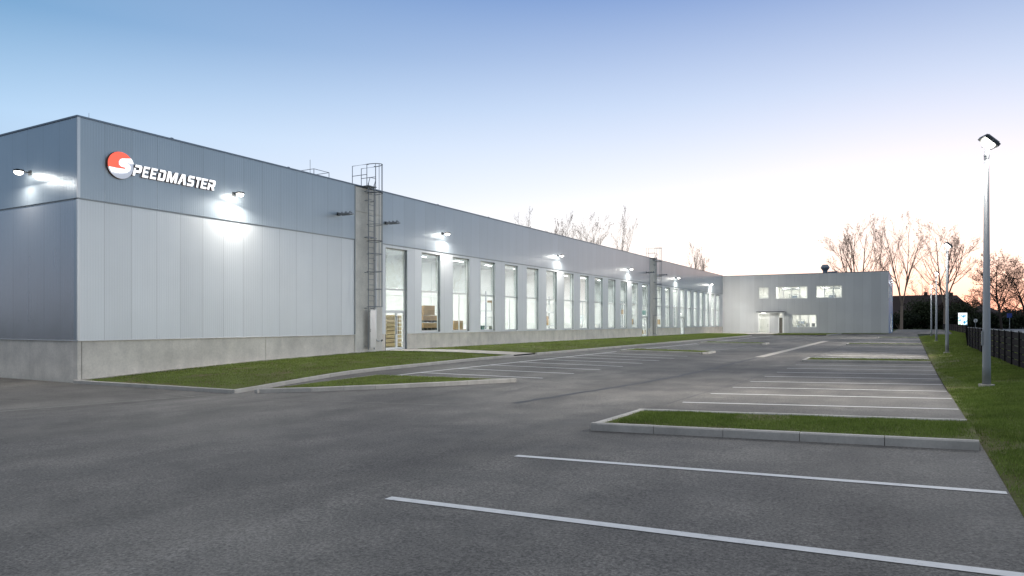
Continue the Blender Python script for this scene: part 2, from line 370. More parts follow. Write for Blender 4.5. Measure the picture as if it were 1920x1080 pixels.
wavy('asphalt_joint', M['joint'], [(-17.6, 13.9), (-18.3, 8.3), (-19.5, 1)], .09, .006, lot)
wavy('asphalt_joint', M['joint'], [(-33, 8.6), (-26, 9.7), (-20.5, 9.4)], .09, .006, lot)
wavy('asphalt_crack', M['seam'], [(-9, 15), (-9.6, 19), (-9.2, 24)], .02, .03, lot)
wavy('asphalt_seam', M['seam'], [(-4.5, 12.8), (-4.5, 33), (-4.5, 84)], .028, .006, lot)
wavy('asphalt_seam', M['seam'], [(-10.35, 19.4), (-10.3, 40), (-10.3, 96)], .028, .006, lot)
wavy('asphalt_crack', M['seam'], [(-12, 5), (-10.4, 6.4), (-9.8, 8.8), (-8.3, 9.9)], .014, .04, lot)
wavy('asphalt_joint', M['joint'], [(-20, 13.3), (-14, 12.2), (-8.4, 12.6)], .035, .008, lot)

# ------------------------------------------------------------------ kerbs and lawns
def kerb_run(name, pts, w=.12, h=.12, label='', seglen=1.0, extra=0.0, top=None):
    """kerb stones laid along a polyline, tiny gaps between them"""
    m = MB()
    for (x0, y0), (x1, y1) in zip(pts, pts[1:]):
        l = math.hypot(x1 - x0, y1 - y0); n = max(1, int(round(l / seglen))); ux, uy = (x1 - x0) / l, (y1 - y0) / l
        for k in range(n):
            a, b = l * k / n + .004, l * (k + 1) / n - .004
            jz = random.uniform(-.003, .003)
            P = []
            for s, q in ((a, 0), (b, 0), (b, w), (a, w)):
                P.append((x0 + ux * s - uy * q, y0 + uy * s + ux * q))
            nb = len(m.v); c = .018
            zt = [gz(*p) + h + jz + extra for p in P]
            m.v += [(*p, gz(*p) - .15) for p in P]; m.v += [(*p, z - c) for p, z in zip(P, zt)]
            cx = sum(p[0] for p in P) / 4; cy = sum(p[1] for p in P) / 4
            ins = []
            for (s, q) in ((a, c), (b, c), (b, w - c), (a, w - c)): ins.append((x0 + ux * s - uy * q, y0 + uy * s + ux * q))
            m.v += [(*p, z) for p, z in zip(ins, zt)]
            m.f += [(nb + 8, nb + 9, nb + 10, nb + 11)]
            for kk in (0, 4):
                for i in range(4): j = (i + 1) % 4; m.f.append((nb + kk + i, nb + kk + j, nb + kk + 4 + j, nb + kk + 4 + i))
    o = m.build(name, M['kerb']); return tag(o, label, 'kerb', kind='structure')
def inside(poly, x, y):
    c = False; j = len(poly) - 1
    for i in range(len(poly)):
        xi, yi = poly[i]; xj, yj = poly[j]
        if (yi > y) != (yj > y) and x < (xj - xi) * (y - yi) / (yj - yi) + xi: c = not c
        j = i
    return c
def lawn(poly, zf, dens, label, step=.5, hgt=.034, bw=.0065, bare=.30):
    xs_ = [p[0] for p in poly]; ys_ = [p[1] for p in poly]
    m = MB(); rr = np.random.RandomState(len(bpy.data.objects))
    # soil surface: a fan-free grid clipped by triangulating the polygon rows
    from mathutils.geometry import delaunay_2d_cdt
    pv = [Vector(p) for p in poly]; pts = list(pv); n0 = len(pv)
    nx = max(1, int((max(xs_) - min(xs_)) / step)); ny = max(1, int((max(ys_) - min(ys_)) / (step if (max(ys_) - min(ys_)) < 40 else step * 2)))
    for i in range(1, nx):
        for j in range(1, ny):
            x = min(xs_) + (max(xs_) - min(xs_)) * i / nx; y = min(ys_) + (max(ys_) - min(ys_)) * j / ny
            if inside(poly, x, y): pts.append(Vector((x, y)))
    vs, es, fs, *_ = delaunay_2d_cdt(pts, [(i, (i + 1) % n0) for i in range(n0)], [], 1, 1e-4)
    m.v = [(v.x, v.y, zf(v.x, v.y)) for v in vs]; m.f = [tuple(f) for f in fs]
    soil = m.build('lawn', M['soil'], smooth=True); tag(soil, label, 'lawn', kind='stuff')
    # blades
    area = 0
    for i in range(len(poly)): a = poly[i]; b = poly[(i + 1) % len(poly)]; area += (a[0] * b[1] - b[0] * a[1]) / 2
    area = abs(area); bb = (max(xs_) - min(xs_)) * (max(ys_) - min(ys_))
    V = []; Fc = []; xs_m, xs_M, ys_m, ys_M = min(xs_), max(xs_), min(ys_), max(ys_)
    n = int(bb * dens(0) if callable(dens) else bb * dens)
    X = rr.uniform(min(xs_), max(xs_), n); Y = rr.uniform(min(ys_), max(ys_), n); K = rr.rand(n)
    A = rr.uniform(0, 2 * math.pi, n); H = hgt * rr.uniform(.5, 1.35, n); LX = rr.normal(0, .35, n); LY = rr.normal(0, .35, n)
    cnt = 0
    for i in range(n):
        x, y = X[i], Y[i]
        d = math.hypot(x, y); sc = 1.0 if d < 12 else min(4.0, d / 12)
        if K[i] > 1 / sc ** 1.5: continue
        if not inside(poly, x, y): continue
        if math.sin(x * 1.7 + 1.3 * math.sin(y * .9)) * math.sin(y * 1.3 + x * .6) > 1 - bare and K[i] * sc ** 1.5 > .3: continue
        ed = min(x - xs_m, xs_M - x, y - ys_m, ys_M - y)
        if ed < .45 and rr.rand() > .22 + ed / .45 + .35 * math.sin(x * 5.1 + y * 2.3) * math.sin(y * 4.2 - x): continue
        z = zf(x, y) - .004; w = bw * sc; h = H[i] * (1 + .12 * (sc - 1)); ca_, sa_ = math.cos(A[i]) * w / 2, math.sin(A[i]) * w / 2
        V += [(x - ca_, y - sa_, z), (x + ca_, y + sa_, z), (x + LX[i] * h, y + LY[i] * h, z + h)]; Fc.append((cnt, cnt + 1, cnt + 2)); cnt += 3
    b = MB(); b.v = V; b.f = Fc; b.build('grass_blades', M['grass'], soil)
    return soil
def island(x0, x1, y0, y1, klabel, glabel, dens, open_right=True):
    pts = [(x1, y1), (x0 + .0, y1), (x0, y0), (x1, y0)]
    # laid counter-clockwise so the width grows inwards
    kerb_run('kerb', pts, .12, .12, klabel)
    lawn([(x0 + .12, y0 + .12), (x1 + (.03 if open_right else -.1), y0 + .12), (x1 + (.03 if open_right else -.1), y1 - .12), (x0 + .12, y1 - .12)],
         lambda x, y: gz(x, y) + .095 + .02 * math.sin(max(0, min(1, (y - y0) / (y1 - y0))) * math.pi), dens, glabel, step=.4)
island(XL - .04, EDGE - .05, 10.15, 12.45, 'concrete kerb round the nearest grass island on the right', 'nearest rectangular grass island in the right parking row', 6000)
island(XL - .04, EDGE - .05, 34.5, 36.9, 'concrete kerb round the second grass island of the right row', 'narrow grass island second from the camera in the right row', 1500)
island(XL - .04, EDGE - .05, 59.3, 61.7, 'concrete kerb round the third grass island of the right row', 'thin far grass island third in the right row', 1200)
island(XL + 1.2, EDGE - .05, 84.0, 86.6, 'low kerb closing the far end of the right parking row', 'farthest grass strip closing the right parking row', 1200)
# left islands
tri = [(-15.62, 18.15), (-15.62, 13.45), (-14.2, 14.3), (-12.9, 15.5), (-11.6, 17.0), (-10.55, 18.6)]
kerb_run('kerb', [(-10.6, 18.75), (-15.62, 18.35), (-15.62, 13.3)], .12, .10, 'straight kerb sides of the triangular grass island')
kerb_run('kerb', [(-15.62, 13.3), (-14.3, 14.1), (-13.0, 15.25), (-11.7, 16.75), (-10.55, 18.55), (-10.45, 18.75)], .14, .12, 'curved kerb of the triangular grass island facing the driveway', seglen=.8)
lawn([(-15.5, 18.25), (-15.5, 13.6), (-14.4, 14.28), (-13.08, 15.45), (-11.8, 16.92), (-10.8, 18.5)], lambda x, y: gz(x, y) + .105, 2600, 'triangular grass island at the near end of the left parking row')
def lisland(y0, y1, klabel, glabel):
    kerb_run('kerb', [(-15.3, y1), (-15.3, y0), (-10.5, y0), (-10.3, y0 + .4), (-10.3, y1 - .2), (-10.5, y1), (-15.3, y1)][::-1], .12, .12, klabel)
    lawn([(-15.2, y0 + .1), (-10.6, y0 + .1), (-10.45, y0 + .4), (-10.45, y1 - .2), (-10.6, y1 - .1), (-15.2, y1 - .1)], lambda x, y: gz(x, y) + .11, 1300, glabel)
lisland(40.6, 43.0, 'pale kerb round the middle grass island of the left row', 'middle grass island between the left parking bays')
lisland(59.0, 61.4, 'pale kerb round the far grass island of the left row', 'far yellowish grass island in the left parking row')
# long kerb along the hall lawn
kerb_run('kerb', [(-17.5, 30.9), (-17.5, 14.07)], .13, .12, 'light concrete kerb between the near hall lawn and the driveway')
kerb_run('kerb', [(-17.505, 14.2), (-25.8, 14.2)], .13, .12, 'light concrete kerb across the front end of the near hall lawn')
kerb_run('kerb', [(-17.5, 33.4), (-17.5, 30.9)], .13, .045, 'dropped kerb where the path to the first door meets the bays')
kerb_run('kerb', [(-17.5, 92), (-17.5, 33.4)], .13, .12, 'long light kerb edging the far hall lawn')
WB = [(14, -.47), (17.4, -.31), (22, -.14), (28.6, -.01), (34, .03), (60, .05), (120, .05)]
def wbase(y):
    for (a, b), (c, d) in zip(WB, WB[1:]):
        if y <= c: return b + (d - b) * max(0, (y - a)) / (c - a)
    return .05
def lawnz(x, y):
    tt = min(1, max(0, (-17.49 - x) / (25.6 - 17.49))); return (gz(-17.5, y) + .10) * (1 - tt) + wbase(y) * tt + .05 * math.sin(tt * math.pi)
lawn([(-25.55, 14.19), (-17.49, 14.19), (-17.49, 30.85), (-25.55, 30.85)], lawnz, 2000, 'near mown lawn sloping down to the corner of the hall', step=.7)
lawn([(-25.6, 33.4), (-17.49, 33.4), (-17.49, 92), (-19.5, 99), (-25.6, 101)], lawnz, 1300, 'long lawn strip under the tall lit windows of the hall', step=.9)
gm = sheet('gravel_strip', M['gravel'], [-26.0, -25.8, -25.55], spread([14.2, 30.9], .6), lambda x, y: lawnz(-25.55, y) - .004 + .012 * math.sin(x * 91 + y * 37)); tag(gm, 'thin gravel strip between near lawn and hall plinth', 'gravel', kind='stuff')
gm = sheet('gravel_strip', M['gravel'], [-26.0, -25.8, -25.6], spread([33.4, 101], .8), lambda x, y: lawnz(-25.6, y) - .004 + .012 * math.sin(x * 91 + y * 37)); tag(gm, 'thin gravel strip along the windowed part of the hall', 'gravel', kind='stuff')
tag(sheet('path', M['pave'], spread([-26.0, -17.5], .8), spread([30.95, 33.35], .8), lambda x, y: (lawnz(x, y) if x < -17.49 else gz(-17.5, y) + .05) + .01), 'pale concrete path leading to the first glazed door', 'path', kind='structure')
tag(sheet('path', M['pave'], spread([-26.0, -16.8], 1), spread([101.2, 113.2], 1), lambda x, y: gz(x, y) + .09), 'bright paved apron in front of the office entrance', 'path', kind='structure')
lawn([(-16.6, 99), (-9.5, 99), (-8.6, 108.5), (-2.6, 110), (-2.6, 113.1), (-16.6, 113.1)], lambda x, y: gz(x, y) + .08, 420, 'olive grass bed along the front of the office building', step=1.2)
kerb_run('kerb', [(-9.3, 99), (-8.4, 108)], .2, .12, 'short white kerb beside the olive grass bed')
# right verge
FENCE = [(3.08, 22.0), (3.08, 51.0), (6.4, 112.0), (6.2, 184.0)]
def fx(y):
    for (a, b), (c, d) in zip(FENCE, FENCE[1:]):
        if y <= d: return a + (c - a) * max(0, (y - b)) / (d - b)
    return 6.2
def vergez(x, y):
    tt = min(1, max(0, (x - EDGE) / 1.6)); return gz(EDGE, y) * (1 - tt) + (.10 if y > 20 else .14) * tt + .02 + .015 * math.sin(x * 3 + y * 1.1) * tt
lawn([(EDGE, 2), (5.2, 2), (5.2, 30), (EDGE, 30)], vergez, 6000, 'near part of the grass verge between parking bays and dark fence', step=.6, bare=.22, hgt=.04)
lawn([(EDGE, 30), (5.2, 30), (5.2, 51), (9, 112), (9, 150), (6.0, 150), (4.6, 104), (EDGE, 92)], vergez, 2200, 'far part of the grass verge running along the fence', step=1.0, bare=.2, hgt=.045)

# ------------------------------------------------------------------ main hall
XB = -25.87; YA, YE = 14.27, 113.2; ZP, ZJ, ZT = .93, 6.0, 8.93
hall = empty('factory_hall', (XB, YA, 0)); inv = Matrix.Translation((-XB, -YA, 0))
tag(hall, 'long silver grey metal clad factory hall with a row of tall lit windows', 'building')
def under(o, p):            # keep world position under a moved parent
    o.parent = p; o.matrix_parent_inverse = p.matrix_world.inverted() if False else Matrix.Translation(-Vector(p.location)); return o
def B(m, name, material, p=hall, smooth=False): return under(m.build(name, material, None, smooth), p)
fac = lambda off, th: (lambda s, z, d: (XB + off - th * d, s, z))
W1 = [31.2 + 3.37 * k for k in range(14)]; W2 = [80.25 + 3.19 * k for k in range(10)]
WW = 1.97
WINS = [(y, y + WW) for y in W1] + [(y, y + WW) for y in W2]
DOORS = {0, 13, 17}
ZW0, ZW1 = 1.02, 5.86
PIERS = [(28.65, 30.92), (77.55, 79.95)]
hp = [(a, b, -.2, 2) for i, (a, b) in enumerate(WINS) if i in DOORS]
def seg(name, material, y0, y1, z0, z1, off=0.0, th=.25, holes=()):
    return under(wall(name, material, None, fac(off, th), y0, y1, z0, z1, [h for h in holes if h[0] < y1 and h[1] > y0]), hall)
# plinth in slabs with open joints
PJ = [14.27, 14.42, 22.71, 28.65]; 
for a, b in zip(PJ, PJ[1:]): seg('plinth_slab', M['conc'], a + (.0 if a == 14.27 else .012), b - .012, -1.0, ZP, -.03)
def plinth(a0, b0):
    joints = [a0] + [y for y in (38.73, 46.54, 54.9, 63.0, 71.2, 88.2, 96.4, 104.7) if a0 < y < b0] + [b0]
    for a, b in zip(joints, joints[1:]):
        hs = [(h[0], h[1], -3, 3) for h in hp if h[0] < b and h[1] > a]; cur = a
        for h in sorted(hs):
            if h[0] > cur + .05: seg('plinth_slab', M['conc'], cur + .006, h[0] - .004, -1.0, ZP, -.03)
            cur = h[1] + .004
        if cur < b - .05: seg('plinth_slab', M['conc'], cur + .006, b - .006, -1.0, ZP, -.03)
plinth(30.92, 77.55); plinth(79.95, YE)
holes = [(a, b, (-.3 if i in DOORS else ZW0), ZW1) for i, (a, b) in enumerate(WINS)]
seg('lower_cladding', M['low'], YA, 28.65, ZP + .03, ZJ)
seg('lower_cladding', M['low'], 30.92, 77.55, ZP + .03, ZJ, holes=[h if h[2] > 0 else (h[0], h[1], ZP, h[3]) for h in holes])
seg('lower_cladding', M['low'], 79.95, YE, ZP + .03, ZJ, holes=[h if h[2] > 0 else (h[0], h[1], ZP, h[3]) for h in holes])
for a, b in ((YA, 28.65), (30.92, 77.55), (79.95, YE)):
    seg('upper_cladding', M['up'], a, b, ZJ + .05, ZT, .03, .28)
    m = MB().box(XB - .2, XB + .012, a, b, ZJ, ZJ + .05); B(m, 'band_flashing', M['reveal'])
m = MB()
cur = None
for a, b in ((YA - .02, 28.65), (30.92, 77.55), (79.95, YE)):
    c = a
    for h in hp:
        if a < h[0] < b: m.box(XB - .2, XB + .03, c, h[0], ZP, ZP + .03); c = h[1]
    m.box(XB - .2, XB + .03, c, b, ZP, ZP + .03)
B(m, 'plinth_flashing', M['flash'])
for a, b in PIERS:
    m = MB().box(XB - .25, XB + .02, a + .03, b - .03, -.5, 7.55).box(XB - .25, XB + .02, a + .03, b - .03, 7.575, 8.88).box(XB - .2, XB - .03, a, b, -.5, 8.9)
    B(m, 'concrete_pier', M['pier'])
    B(MB().box(XB - .1, XB + .045, a - .03, a + .03, ZP + .04, 8.9), 'pier_shadow_strip', M['reveal'])  # grey strip standing in for the dark shadow gap along the pier edge
# coping and roof
m = MB().box(XB - .35, XB + .06, YA - .06, YE, ZT, ZT + .06).box(-62, XB - .35, YA - .06, YA + .35, ZT, ZT + .06)
m2 = MB()
for k in range(16):
    y = YA + 3.6 + 6.1 * k; B(MB().box(XB - .37, XB + .07, y, y + .10, ZT + .06, ZT + .085), 'coping_joint_cover', M['coping'])
B(m, 'roof_coping', M['coping'])
B(MB().box(-62, XB - .3, YA + .3, YE + 1, 8.35, 8.45), 'roof', M['roof'])
# end wall (faces the driveway)
ef = lambda off, th: (lambda s, z, d: (s, YA - off + th * d, z))
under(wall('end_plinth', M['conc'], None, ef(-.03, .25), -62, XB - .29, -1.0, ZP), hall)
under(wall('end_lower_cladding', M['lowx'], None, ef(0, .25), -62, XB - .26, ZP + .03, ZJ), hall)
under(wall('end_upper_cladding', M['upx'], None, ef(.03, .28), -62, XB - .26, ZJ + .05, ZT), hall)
B(MB().box(-62, XB - .2, YA - .03, YA + .2, ZP, ZP + .03), 'plinth_flashing', M['flash'])
B(MB().box(-62, XB - .2, YA - .012, YA + .2, ZJ, ZJ + .05), 'band_flashing', M['reveal'])
m = MB().box(XB - .26, XB + .004, YA - .004, YA - .0, ZP + .03, ZJ).box(XB - .26, XB + .034, YA - .034, YA - .0, ZJ + .05, ZT)
B(m, 'corner_trim', M['upx'])
m = MB().box(XB - .03, XB + .04, YA - .04, YA + .05, ZP + .03, ZJ).box(XB, XB + .045, YA - .045, YA + .06, ZJ + .05, ZT)
B(m, 'corner_trim', M['flash'])
# far and back outer walls, interior
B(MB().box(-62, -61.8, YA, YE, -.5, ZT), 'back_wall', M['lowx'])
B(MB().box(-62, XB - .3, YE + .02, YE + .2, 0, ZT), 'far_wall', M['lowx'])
B(MB().box(-44, XB - .26, YA + .3, YE - .05, -.04, .02), 'hall_floor', M['floor_in'])
IX = -38.0
B(MB().box(IX - .2, IX, YA + .3, YE - .05, .02, 7.6), 'inner_wall', M['white'])
B(MB().box(IX, XB - .26, YA + .3, YE - .05, 7.6, 7.7), 'hall_ceiling', M['white'])
B(MB().box(IX, XB - .3, 30.4, 30.55, .02, 7.6), 'partition_wall', M['white'])
B(MB().box(IX, XB - .3, YE - .3, YE - .15, .02, 7.6), 'partition_wall', M['white'])
m = MB()
for y in W1 + W2: m.box(IX, XB - .3, y - .9, y - .6, 6.9, 7.6)
B(m, 'ceiling_beam', M['white'])
m = MB()
for y in np.arange(32, 112, 6.74): m.box(IX + .005, IX + .05, y, y + .07, .02, 7.0)
m.box(IX + .005, IX + .06, 31, YE - 1, 2.55, 2.62); m.box(IX + .005, IX + .10, 31, YE - 1, 3.9, 4.05)
B(m, 'wall_rail', M['frame'])

def make_window(i, a, b):
    door = i in DOORS; z0 = -.02 if door else ZW0
    r = empty('glazed_door' if door else 'window', (XB - .1, a, z0)); r.parent = hall; r.matrix_parent_inverse = inv
    x0, x1 = -.12, -.06; w = WW; H = ZW1 - z0; m = MB()
    m.box(x0, x1, 0, .07, 0, H).box(x0, x1, w - .07, w, 0, H).box(x0, x1, .07, w - .07, H - .07, H)
    zt = 3.5 - z0
    m.box(x0, x1, .07, w - .07, zt - .05, zt + .05)
    if not door:
        m.box(x0, x1, .07, w - .07, 0, .08)
        if i in (2, 4, 6, 8, 10, 15, 18, 20): m.box(x0, x1, w / 2 - .03, w / 2 + .03, .08, zt - .07)
    else: m.box(x0, x1, .07, w - .07, 2.25, 2.32)
    f = m.build('frame', M['frame'], r)
    MB().box(x0 + .028, x0 + .034, .07, w - .07, zt + .07, H - .07).build('upper_pane', M['solarglass'] if i < 14 else M['glass'], r)
    if door:
        MB().box(x0 + .028, x0 + .034, .07, w - .07, 2.32, zt - .07).build('pane', M['glass'], r)
        for (p, q, hx) in ((.07, 1.18, 1.10), (1.18, w - .07, 1.26)):
            d = MB().box(x0 - .01, x1 + .01, p, p + .075, .0, 2.25).box(x0 - .01, x1 + .01, q - .075, q, .0, 2.25).box(x0 - .01, x1 + .01, p + .075, q - .075, 0, .18).box(x0 - .01, x1 + .01, p + .075, q - .075, 2.17, 2.25)
            d = d.build('door_leaf', M['frame'], r)
            MB().box(x0 + .028, x0 + .034, p + .075, q - .075, .18, 2.17).build('pane', M['glass'], d)
            MB().tube([(x1 + .01, hx, .95), (x1 + .07, hx, .98), (x1 + .07, hx, 1.95), (x1 + .01, hx, 1.98)], .017, 6).build('handle', M['dark'], d)
    else:
        MB().box(x0 + .028, x0 + .034, .07, w - .07, .08, zt - .07).build('pane', M['glass'], r)
        MB().box(-.14, .105, 0, w, -.02, .0).build('sill', M['flash'], r)
    MB().box(-.16, .095, .003, .02, .0, H).box(-.16, .095, w - .02, w - .003, 0, H).box(-.16, .095, .02, w - .02, H - .02, H - .003).build('reveal_trim', M['reveal'], r)
    return r
for i, (a, b) in enumerate(WINS): make_window(i, a, b)

# ------------------------------------------------------------------ hall interior things
tg = 'strip lights under the hall ceiling'
hb = None
NUMW = 'one two three four five six seven eight nine ten eleven twelve thirteen fourteen fifteen sixteen'.split()
k = 0
for x in (-28.8, -33.0):
    for y in np.arange(33.5, 112, 5.2):
        if hb is None:
            hb = empty('ceiling_light', label='x', cat='ceiling light')
            MB().box(-.12, .12, -.75, .75, .02, .10).build('housing', M['frame'], hb); MB().box(-.10, .10, -.72, .72, 0, .018).build('diffuser', M['tube'], hb)
            MB().tube([(0, -.5, .1), (0, -.5, .8)], .008, 4).tube([(0, .5, .1), (0, .5, .8)], .008, 4).build('hanger', M['dark'], hb)
            o = hb
        else: o = copy_tree(hb)
        o.location = (x, y, 6.7)
        tag(o, 'hall strip light number %s from the near end, row %s' % (NUMW[int(round((y - 33.5) / 5.2))], 'nearer the windows' if x > -30 else 'by the back wall'), 'ceiling light', tg)
def hall_lamp(y):
    ld = bpy.data.lights.new('hall_fill', 'AREA'); ld.shape = 'RECTANGLE'; ld.size = 1.0; ld.size_y = 6; ld.energy = 0
for y in ():
    hall_lamp(y)
def pallet(parent, w, d):
    m = MB()
    for k in range(3): m.box(-w / 2, w / 2, -d / 2 + k * (d - .1) / 2, -d / 2 + .1 + k * (d - .1) / 2, 0, .1)
    for k in range(5): m.box(-w / 2 + k * (w - .14) / 4, -w / 2 + .14 + k * (w - .14) / 4, -d / 2, d / 2, .102, .125)
    return m.build('pallet', M['wood'], parent)
def timber_stack(loc, rows, label):
    r = empty('timber_stack', loc, 0, label, 'timber stack', None); pallet(r, 1.0, 1.7)
    for k in range(rows):
        m = MB().cbox(-.5, .5, -.85 + random.uniform(-.03, .03), .85, .13 + k * .24, .13 + k * .24 + .20, .008).box(-.4, .4, -.6, -.52, .13 + k * .24 + .2, .13 + (k + 1) * .24).box(-.4, .4, .5, .58, .13 + k * .24 + .2, .13 + (k + 1) * .24)
        m.build('board_bundle', M['wood'], r)
    return r
timber_stack((-28.0, 32.3, .02), 5, 'low stack of pale timber boards behind the first glazed door')
timber_stack((-28.2, 34.1, .02), 8, 'higher stack of pale timber boards right of the door')
def carton_stack(loc, label, n=4):
    r = empty('crate_stack', loc, 0, label, 'crate stack'); pallet(r, 1.2, 1.9)
    for k in range(n):
        z = .13 + k * .48
        MB().cbox(-.58, .58, -.92, .92, z + .14, z + .46).build('crate', M['brown'], r)
        m = MB()
        for q in range(5): m.box(-.55, .55, -.9 + q * .42, -.78 + q * .42, z, z + .14)
        m.build('skid', M['darkbox'], r)
    MB().cbox(-.5, .5, -.75, .45, .13 + n * .48, .13 + n * .48 + .62).build('carton', M['brown'], r)
    return r
carton_stack((-27.6, 37.2, .02), 'brown crates stacked on skids with a carton on top behind the second window', 4)
carton_stack((-29.5, 43.4, .02), 'short stack of brown crates behind the fourth window', 2)
def cart(loc, label):
    r = empty('trolley', loc, 0, label, 'trolley')
    MB().cbox(-.4, .4, -.6, .6, .25, .33).build('deck', M['teal'], r)
    for sx_ in (-.3, .3):
        for sy_ in (-.5, .5): MB().tube([(sx_ - .03, sy_, .1), (sx_ + .03, sy_, .1)], .1, 12).build('wheel', M['dark'], r)
    MB().tube([(-.35, -.58, .33), (-.35, -.62, 1.2), (.35, -.62, 1.2), (.35, -.58, .33)], .02, 6).build('handle', M['dark'], r)
    MB().cbox(-.35, .3, -.4, .0, .335, 1.55).cbox(-.3, .35, .05, .5, .335, 1.35).build('sack', M['teal'], r)
    return r
cart((-27.6, 43.6, .02), 'dark green loaded trolley behind the fourth window')
def bench(loc, label):
    r = empty('workbench', loc, 0, label, 'workbench')
    MB().cbox(-.4, .4, -1.2, 1.2, .84, .9).build('top', M['wood'], r)
    for a in (-.33, .33):
        for b in (-1.1, 1.1): MB().box(a - .03, a + .03, b - .03, b + .03, 0, .84).build('leg', M['steel'], r)
    MB().cbox(-.2, .2, -.7, -.2, .905, 1.3).build('toolbox', M['darkbox'], r) if random.random() < .5 else MB().cbox(-.2, .25, .1, .8, .905, 1.45).build('cabinet', M['flash'], r)
    return r
NW = ['third', 'fifth', 'eighth', 'eleventh', 'thirteenth']
for y, n in zip((40.0, 47.6, 58.6, 67.8, 73.8), NW): bench((-28.4, y, .02), 'pine topped workbench behind the %s tall window' % n)
def rack(loc, label):
    r = empty('storage_rack', loc, 0, label, 'storage rack')
    for b in (-1.3, 1.3):
        for a in (-.4, .4): MB().box(a - .04, a + .04, b - .04, b + .04, 0, 4.2).build('upright', M['coping'], r)
    for z in (1.2, 2.5, 3.8): MB().box(-.42, .42, -1.34, 1.34, z, z + .1).build('shelf', M['flash'], r)
    for z in (.02, 1.3, 2.6):
        for b in (-.7, .6):
            if random.random() < .75: MB().cbox(-.35, .35, b - .45, b + .4, z, z + random.uniform(.5, .95)).build('box', random.choice([M['brown'], M['white'], M['teal'], M['flash']]), r)
    return r
for y, n in zip((51.8, 62.7, 83.5, 87.0, 93.5, 99.8, 106.0), ('seventh', 'tenth', 'window past the far pier', 'second window past the far pier', 'fourth window past the far pier', 'sixth window past the far pier', 'eighth window past the far pier')):
    rack((-31.5, y, .02), 'tall storage rack with boxes seen through the ' + (n if 'window' in n else n + ' tall window'))

# ------------------------------------------------------------------ light fixtures
def area_lamp(parent, loc, rot, power, sx_, sy_, spreadd=180, col=(1, .95, .86)):
    ld = bpy.data.lights.new('lamp_light', 'AREA'); ld.shape = 'RECTANGLE'; ld.size = sx_; ld.size_y = sy_; ld.energy = power; ld.color = col; ld.spread = R(spreadd)
    o = bpy.data.objects.new('lamp_light', ld); COL.objects.link(o); o.parent = parent; o.location = loc; o.rotation_euler = rot; return o
def flood(name, loc, rz, label, group, lit, power=P_WALL, aim=0):
    """local +x points away from the wall"""
    r = empty(name, loc, rz, label, 'wall lamp', group)
    MB().box(0, .03, -.09, .09, -.09, .09).build('wall_plate', M['dark'], r)
    MB().tube([(.02, 0, 0), (.25, 0, .01)], .025, 8).build('arm', M['dark'], r)
    m = MB(); m.box(.27, .53, -.14, .14, -.02, .03)
    for k in range(6): m.box(.28, .52, -.12 + k * .045, -.105 + k * .045, .03, .06)
    m.build('housing', M['steel'] if not lit else M['dark'], r)
    MB().tube([(.40, 0, -.021), (.40, 0, -.045), (.40, 0, -.10), (.40, 0, -.13)], [.15, .15, .13, .07], 16).build('lens', M['glow'] if lit else M['reveal'], r)
    if lit: area_lamp(r, (.42, 0, -.14), (0, R(-38), R(aim)), power, .26, .26)
    return r
GW = 'floodlights on arms along the hall facade'
LAMPS = [(20.9, 'lit wall floodlight just right of the red and white company sign'), (36.7, 'lit wall floodlight above the second and third tall windows'), (53.45, 'lit wall floodlight high above the seventh and eighth windows'),
         (70.35, 'lit wall floodlight last before the far ladder'), (87.55, 'lit wall floodlight first beyond the far ladder'), (104.6, 'farthest lit wall floodlight next to the office building')]
for y, lb in LAMPS: flood('wall_lamp', (XB + .03, y, 7.22), 0, lb, GW, True, P_WALL * (1.9 if y > 100 else 1), 62 if y > 100 else (0 if y > 22 else -10))
flood('wall_lamp', (-29.0, YA - .03, 7.25), R(-90), 'lit wall floodlight on the short end wall facing the driveway', GW, True, P_WALL * .8)
def cluster(y, lb):
    r = empty('unlit_floodlight', (XB + .03, y, 7.22), 0, lb, 'wall lamp', 'dark unlit floodlight clusters beside the ladders')
    MB().box(0, .03, -.12, .12, -.08, .08).build('wall_plate', M['dark'], r)
    MB().box(.03, .9, -.03, .03, -.02, .02).build('arm', M['dark'], r)
    for k in range(3): MB().tube([(.25 + k * .27, 0, .02), (.25 + k * .27, 0, .09)], [.07, .05], 8).box(.14 + k * .27, .36 + k * .27, -.16, .16, -.08, .0).build('lamp_head', M['steel'], r)
for y, lb in ((27.4, 'dark unlit floodlight bracket left of the near ladder'), (31.2, 'dark unlit floodlight bracket right of the near ladder'), (76.4, 'dark unlit floodlight bracket left of the far ladder'), (81.2, 'dark unlit floodlight bracket right of the far ladder')): cluster(y, lb)

